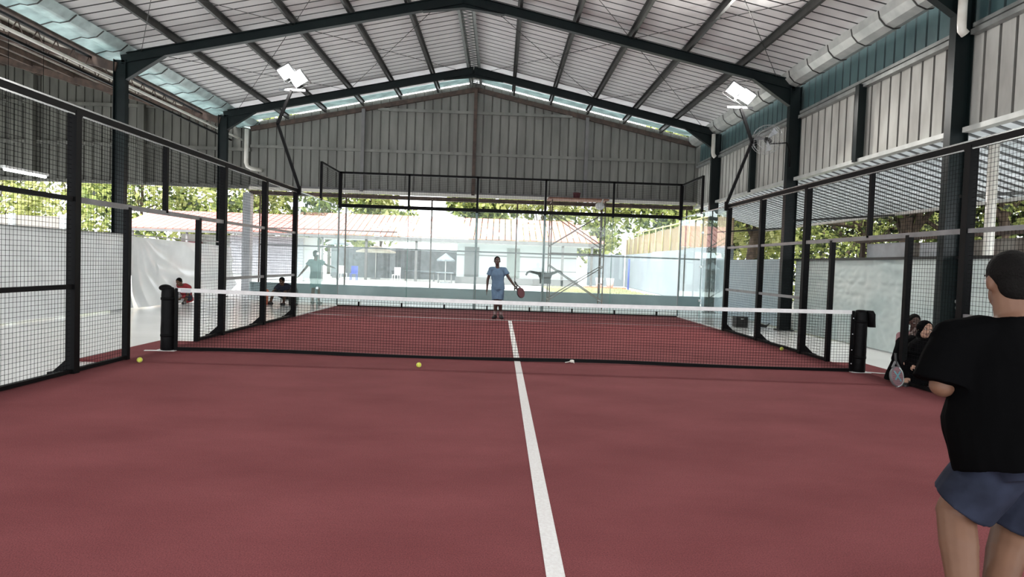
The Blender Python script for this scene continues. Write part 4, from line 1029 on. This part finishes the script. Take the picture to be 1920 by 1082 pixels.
def racket(loc, rot, label, face='racketred', edge='racketdark', prints=False, sc=1.0):
    t = empty('padel_racket', loc, label, 'racket'); t.rotation_euler = rot; t.scale = (sc,)*3
    # local: handle along -Z, face in XZ plane, centre of face at z=.0
    out = []
    for i in range(40):
        a = 2*PI*i/40; x = .13*math.sin(a); z = .14*math.cos(a)
        if z < -.05: x *= 1-.25*((-z-.05)/.09)
        out.append((x, z))
    mb = MB()
    for y, k in ((-.019,.94),(-.013,1),(.013,1),(.019,.94)):
        for (x, z) in out: mb.v.append((x*k, y, z*k))
    n = 40
    for l in range(3):
        for j in range(n): mb.f.append((l*n+j, l*n+(j+1)%n, (l+1)*n+(j+1)%n, (l+1)*n+j)); mb.sm.append(True)
    mb.build('frame', edge, t)
    mb = MB()
    for y in (-.0195, .0195):
        n0 = len(mb.v)
        for (x, z) in out: mb.v.append((x*.93, y, z*.93))
        f_ = tuple(n0+i for i in range(n)); mb.f.append(f_ if y > 0 else f_[::-1]); mb.sm.append(False)
    mb.build('hitting_face', face, t)
    mb = MB()
    for ix in range(-3, 4):
        for iz in range(-3, 4):
            x, z = ix*.028, iz*.028+.01
            if math.hypot(x/.11, z/.12) < .95: mb.tube([(x,-.0202,z),(x,.0202,z)], .0055, 8)
    mb.build('hole', 'dark', t, kind='stuff')
    mb = MB(); mb.bar((-.075,0,-.115), (-.012,0,-.205), .022, .022); mb.bar((.075,0,-.115), (.012,0,-.205), .022, .022); mb.build('throat', edge, t)
    MB().tube([(0,0,-.19),(0,0,-.21),(0,0,-.31),(0,0,-.325)], [.017,.0165,.0165,.019], 12).build('grip', 'dark', t)
    if prints:
        mb = MB()
        for yy in (-.0215, .0215): mb.bar((-.07,yy,-.07), (.07,yy,.06), .022, .002, up=(0,1,0)); mb.bar((.06,yy,-.08), (-.05,yy,.05), .022, .002, up=(0,1,0))
        mb.build('cross_print', 'racketcyan', t)
        mb = MB(); mb.tube([(.125*math.sin(a), -.0, .137*math.cos(a)) for a in [PI*.08*i for i in range(0, 12)]], .022, 8); mb.build('edge_guard', 'chrome', t)
    return t
# centre of the player's racket, handle up-left towards the hand
racket((.262,7.1,.69), (math.radians(12), math.radians(150), math.radians(50)), 'dark red padel racket held by the player in blue')

# person beyond the left side glass
person((-5.9,10.9,-.03), 'person in pale teal seen standing outside the left side glass with arms out', dict(
    pelvis=(0,0,.88), chest=(0,0,1.17), neck=(.0,0,1.37), head=(.0,-.02,1.52), right=(1,0,0), look=(.2,1,0),
    shL=(-.17,0,1.30), elL=(-.30,-.05,1.08), wrL=(-.42,-.15,.90), shR=(.17,0,1.30), elR=(.32,.05,1.20), wrR=(.50,.10,1.14),
    hipL=(-.07,0,.84), knL=(-.07,.03,.47), anL=(-.08,0,.085), toeL=(-.09,.14,.03), hipR=(.07,0,.84), knR=(.08,.04,.47), anR=(.12,0,.085), toeR=(.16,.14,.03)),
    'skin', .011, .95, 'tealshirt', 'tealshirt', face=False)
# red-shirted crouching person at the left
person((-9.3,9.4,-.03), 'crouching person in a red shirt bending forward on the floor at the left', dict(
    pelvis=(.10,.22,.17), chest=(.09,.06,.43), neck=(.06,-.03,.55), head=(.04,-.11,.60), right=(-1,0,0), look=(-.1,-.75,-.65), headup=(0,-.55,.85),
    shL=(.27,.0,.46), elL=(.35,-.1,.28), wrL=(.20,-.26,.18), shR=(-.10,.0,.47), elR=(-.26,-.12,.28), wrR=(-.30,-.3,.12),
    hipL=(.18,.2,.14), knL=(.32,-.12,.30), anL=(.28,-.28,.07), toeL=(.30,-.42,.03), hipR=(.03,.2,.14), knR=(-.18,-.02,.28), anR=(-.40,-.16,.07), toeR=(-.56,-.22,.03)),
    'skin', .011, .95, 'red', 'navy', short=1.6, longsleeve=True, face=True)
# navy-shirted sitting person
person((-6.65,10.3,-.03), 'person in a navy shirt sitting on a low stool beyond the left fence posts', dict(
    pelvis=(.05,.1,.27), chest=(.0,-.02,.50), neck=(-.02,-.08,.62), head=(-.03,-.14,.69), right=(-1,0,0), look=(-.2,-.8,-.5), headup=(0,-.5,.85),
    shL=(.15,-.03,.54), elL=(.22,-.16,.34), wrL=(.10,-.30,.30), shR=(-.17,-.03,.54), elR=(-.26,-.14,.36), wrR=(-.32,-.28,.34),
    hipL=(.12,.05,.25), knL=(.14,-.32,.38), anL=(.10,-.34,.07), toeL=(.08,-.48,.03), hipR=(-.03,.05,.25), knR=(-.22,-.26,.38), anR=(-.32,-.22,.07), toeR=(-.46,-.28,.03)),
    'skin', .011, .95, 'navy', 'dark', short=1.2, face=True)
st = empty('low_stool', (-6.6,10.42,-.03), 'low white plastic stool under the person in navy', 'stool')
MB().box(-.17,.17,-.15,.15,.12,.15).build('seat', 'white', st)
for a in (-.14,.14):
    for b in (-.12,.12): MB().bar((a*1.1,b*1.1,0),(a,b,.12),.03,.03).build('leg', 'white', st)
ob = MB(); ob.ell((-7.1,10.02,.36), (.10,0,0), (0,.07,0), (0,0,.07)); ob.box(-7.17,-7.03,9.97,10.07,-.03,.30)
tag(ob.build('orange_bag', 'orange'), 'orange bundle held beside the person in navy', 'bag')
bk = empty('black_backpack', (-6.28,10.0,-.03), 'black backpack standing behind the last left fence post', 'backpack')
mb = MB(); mb.loft([((0,0,.0),.13,.09),((0,0,.2),.15,.10),((0,0,.45),.13,.09),((0,0,.56),.07,.05)], (1,0,0), (0,1,0), 16); mb.build('pack', 'dark', bk)
MB().box(-.1,.1,-.13,-.08,.05,.26).build('pocket', 'dark', bk)

# woman in black headscarf and boy, right
wm = person((5.42,-.70,-.03), 'woman in black clothes and headscarf sitting behind the right fence holding a phone', dict(
    pelvis=(.0,.05,.22), chest=(-.06,-.06,.46), neck=(-.08,-.12,.62), head=(-.06,-.18,.735), right=(-.75,.6,0), look=(-.25,-1,-.10), headup=(.25,-.1,1),
    shL=(.10,-.16,.54), elL=(.14,-.34,.46), wrL=(.06,-.42,.68), shR=(-.22,.02,.54), elR=(-.36,-.1,.33), wrR=(-.30,-.3,.28),
    hipL=(.06,-.02,.18), knL=(.0,-.42,.30), anL=(-.1,-.5,.07), toeL=(-.2,-.55,.03), hipR=(-.08,.08,.18), knR=(-.34,-.2,.32), anR=(-.38,-.36,.07), toeR=(-.46,-.45,.03)),
    'skinlight', .008, 1.15, 'scarf', 'scarf', hair=False, short=1.9, longsleeve=True, folds=.008, top_pad=.05, hands={'L': dict(d=(0,-.1,1), n=(0,-1,0), t=(-1,0,.2), curl=.7)})
h = MB(); hd = Vector((-.06,-.18,.735)); lk = Vector((-.25,-1,-.10)).normalized()
h.ell(hd+Vector((0,0,.035))-lk*.03, (.095,0,0), (0,.10,0), (0,0,.10)); h.ell(hd-Vector((0,0,.08))-lk*.035, (.095,0,0), (0,.09,0), (0,0,.12))
h.loft([(hd-Vector((0,0,.30)),.27,.22),(hd-Vector((0,0,.17)),.19,.15),(hd-Vector((0,0,.10)),.10,.10)], (1,0,0), (0,1,0), 20)
h.loft([(Vector((-.12,-.15,.05)),.40,.34),(Vector((-.1,-.12,.2)),.36,.30),(Vector((-.08,-.1,.42)),.27,.22)], (.75,-.6,0), (.6,.75,0), 24)
mesh_child(remesh(h, .009, 4, lambda co: .008*noise.noise(co*8)), 'headscarf', 'scarf', wm)
ph = empty('mobile_phone', (5.47,-1.20,.78), 'dark mobile phone held up by the woman in the headscarf', 'phone')
MB().box(-.036,.036,-.004,.004,-.07,.08).build('phone_case', 'dark', ph); MB().box(-.033,.033,.0042,.0052,-.066,.076).build('screen', 'racketgrey', ph)
person((5.62,-.30,-.03), 'boy in a pink shirt sitting behind the woman in black', dict(
    pelvis=(.0,.1,.24), chest=(-.03,.03,.50), neck=(-.06,.0,.66), head=(-.06,-.03,.80), right=(-1,.2,0), look=(-.3,-1,-.05),
    shL=(.08,-.02,.60), elL=(.16,-.16,.42), wrL=(.10,-.32,.36), shR=(-.20,.04,.60), elR=(-.26,-.06,.44), wrR=(-.20,-.16,.62),
    hipL=(.06,.06,.22), knL=(.1,-.3,.28), anL=(.1,-.42,.07), toeL=(.1,-.52,.03), hipR=(-.08,.06,.22), knR=(-.16,-.26,.30), anR=(-.16,-.38,.07), toeR=(-.18,-.48,.03)),
    'skindark', .009, .85, 'pink', 'navy', short=1.6, head_s=.95)

# racket leaning against the right gate post
racket((4.80,-1.22,.135), (math.radians(168), math.radians(8), math.radians(22)), 'pink and grey padel racket leaning on the foot of the right fence', 'racketpink', 'racketgrey', True, sc=.92)

# foreground man in black t-shirt, from behind
man = person((1.76,-6.95,0), 'man in a black t-shirt and denim shorts seen from behind at the right edge', dict(
    pelvis=(.07,-.02,.745), chest=(.05,.06,1.03), neck=(.06,.10,1.275), head=(.06,.13,1.385), right=(1,.12,0), look=(.10,1,-.30), headup=(-.03,.12,1),
    shL=(-.17,.09,1.14), elL=(-.225,.08,.96), wrL=(-.08,.32,1.0), shR=(.26,.13,1.15), elR=(.40,.20,.95), wrR=(.36,.44,.98),
    hipL=(-.01,.0,.70), knL=(-.12,.11,.43), anL=(-.22,-.12,.10), toeL=(-.215,.05,.035), hipR=(.17,.0,.69), knR=(.13,.12,.36), anR=(-.12,-.12,.12), toeR=(-.11,.07,.045)),
    'skin', .0075, 1.26, 'tee', 'denim', shirt_drop=.09, belly=.065, sleeve=.97, short=.86, folds=.010, face=True, head_s=1.05, top_pad=.035, hands={'L': dict(d=(.15,1,.1), n=(1,0,0), t=(0,0,1), curl=.9)})


# ------------------------------------------------------------------ balls and small things
def ball(x, y, z, label):
    t = empty('padel_ball', (x, y, z), label, 'ball', 'yellow padel balls')
    MB().ell((0,0,0), (.033,0,0), (0,.033,0), (0,0,.033), 20, 14).build('felt', 'ball', t)
    pts = []
    for i in range(41):
        a = 2*PI*i/40; v = Vector((math.cos(a)+.35*math.cos(3*a), math.sin(a)-.35*math.sin(3*a), .9*math.sin(2*a))).normalized()*.0325; pts.append(v)
    MB().tube(pts, .0016, 5, cap=False).build('seam', 'seam', t)
ball(-4.76, -1.14, .034, 'yellow ball on the red turf near the left gate')
ball(-1.30, -.84, .034, 'yellow ball on the red turf in front of the net, left of centre')
ball(4.86, 2.35, .034, 'yellow ball behind the net near the right fence')
bx = empty('black_case', (6.0, 7.6, -.03), 'black box standing on the floor beyond the right fence', 'box')
MB().box(-.14,.16,-.15,.15,0,.27).build('case', 'dark', bx); MB().box(-.03,.05,-.16,-.15,.2,.23).build('handle', 'chrome', bx)
sd = MB(); sd.cap((6.45,7.5,.04),(6.62,7.42,.02),.05,.035); sd.cap((6.62,7.42,.03),(6.72,7.45,.09),.02,.012)
tag(sd.build('dark_sandal', 'dark'), 'small dark bag on the floor right of the black box', 'bag')
tag(MB().bar((-5.25,-.10,.004),(-5.02,-.06,.004),.05,.008).build('paper_strip', 'white'), 'white strip of paper on the turf at the foot of the left net post', 'paper')
tag(MB().bar((5.10,-.02,.004),(5.32,-.10,.004),.04,.008).build('paper_strip', 'white'), 'white strip of paper on the turf at the foot of the right net post', 'paper')
bpy.data.objects.remove(tk)
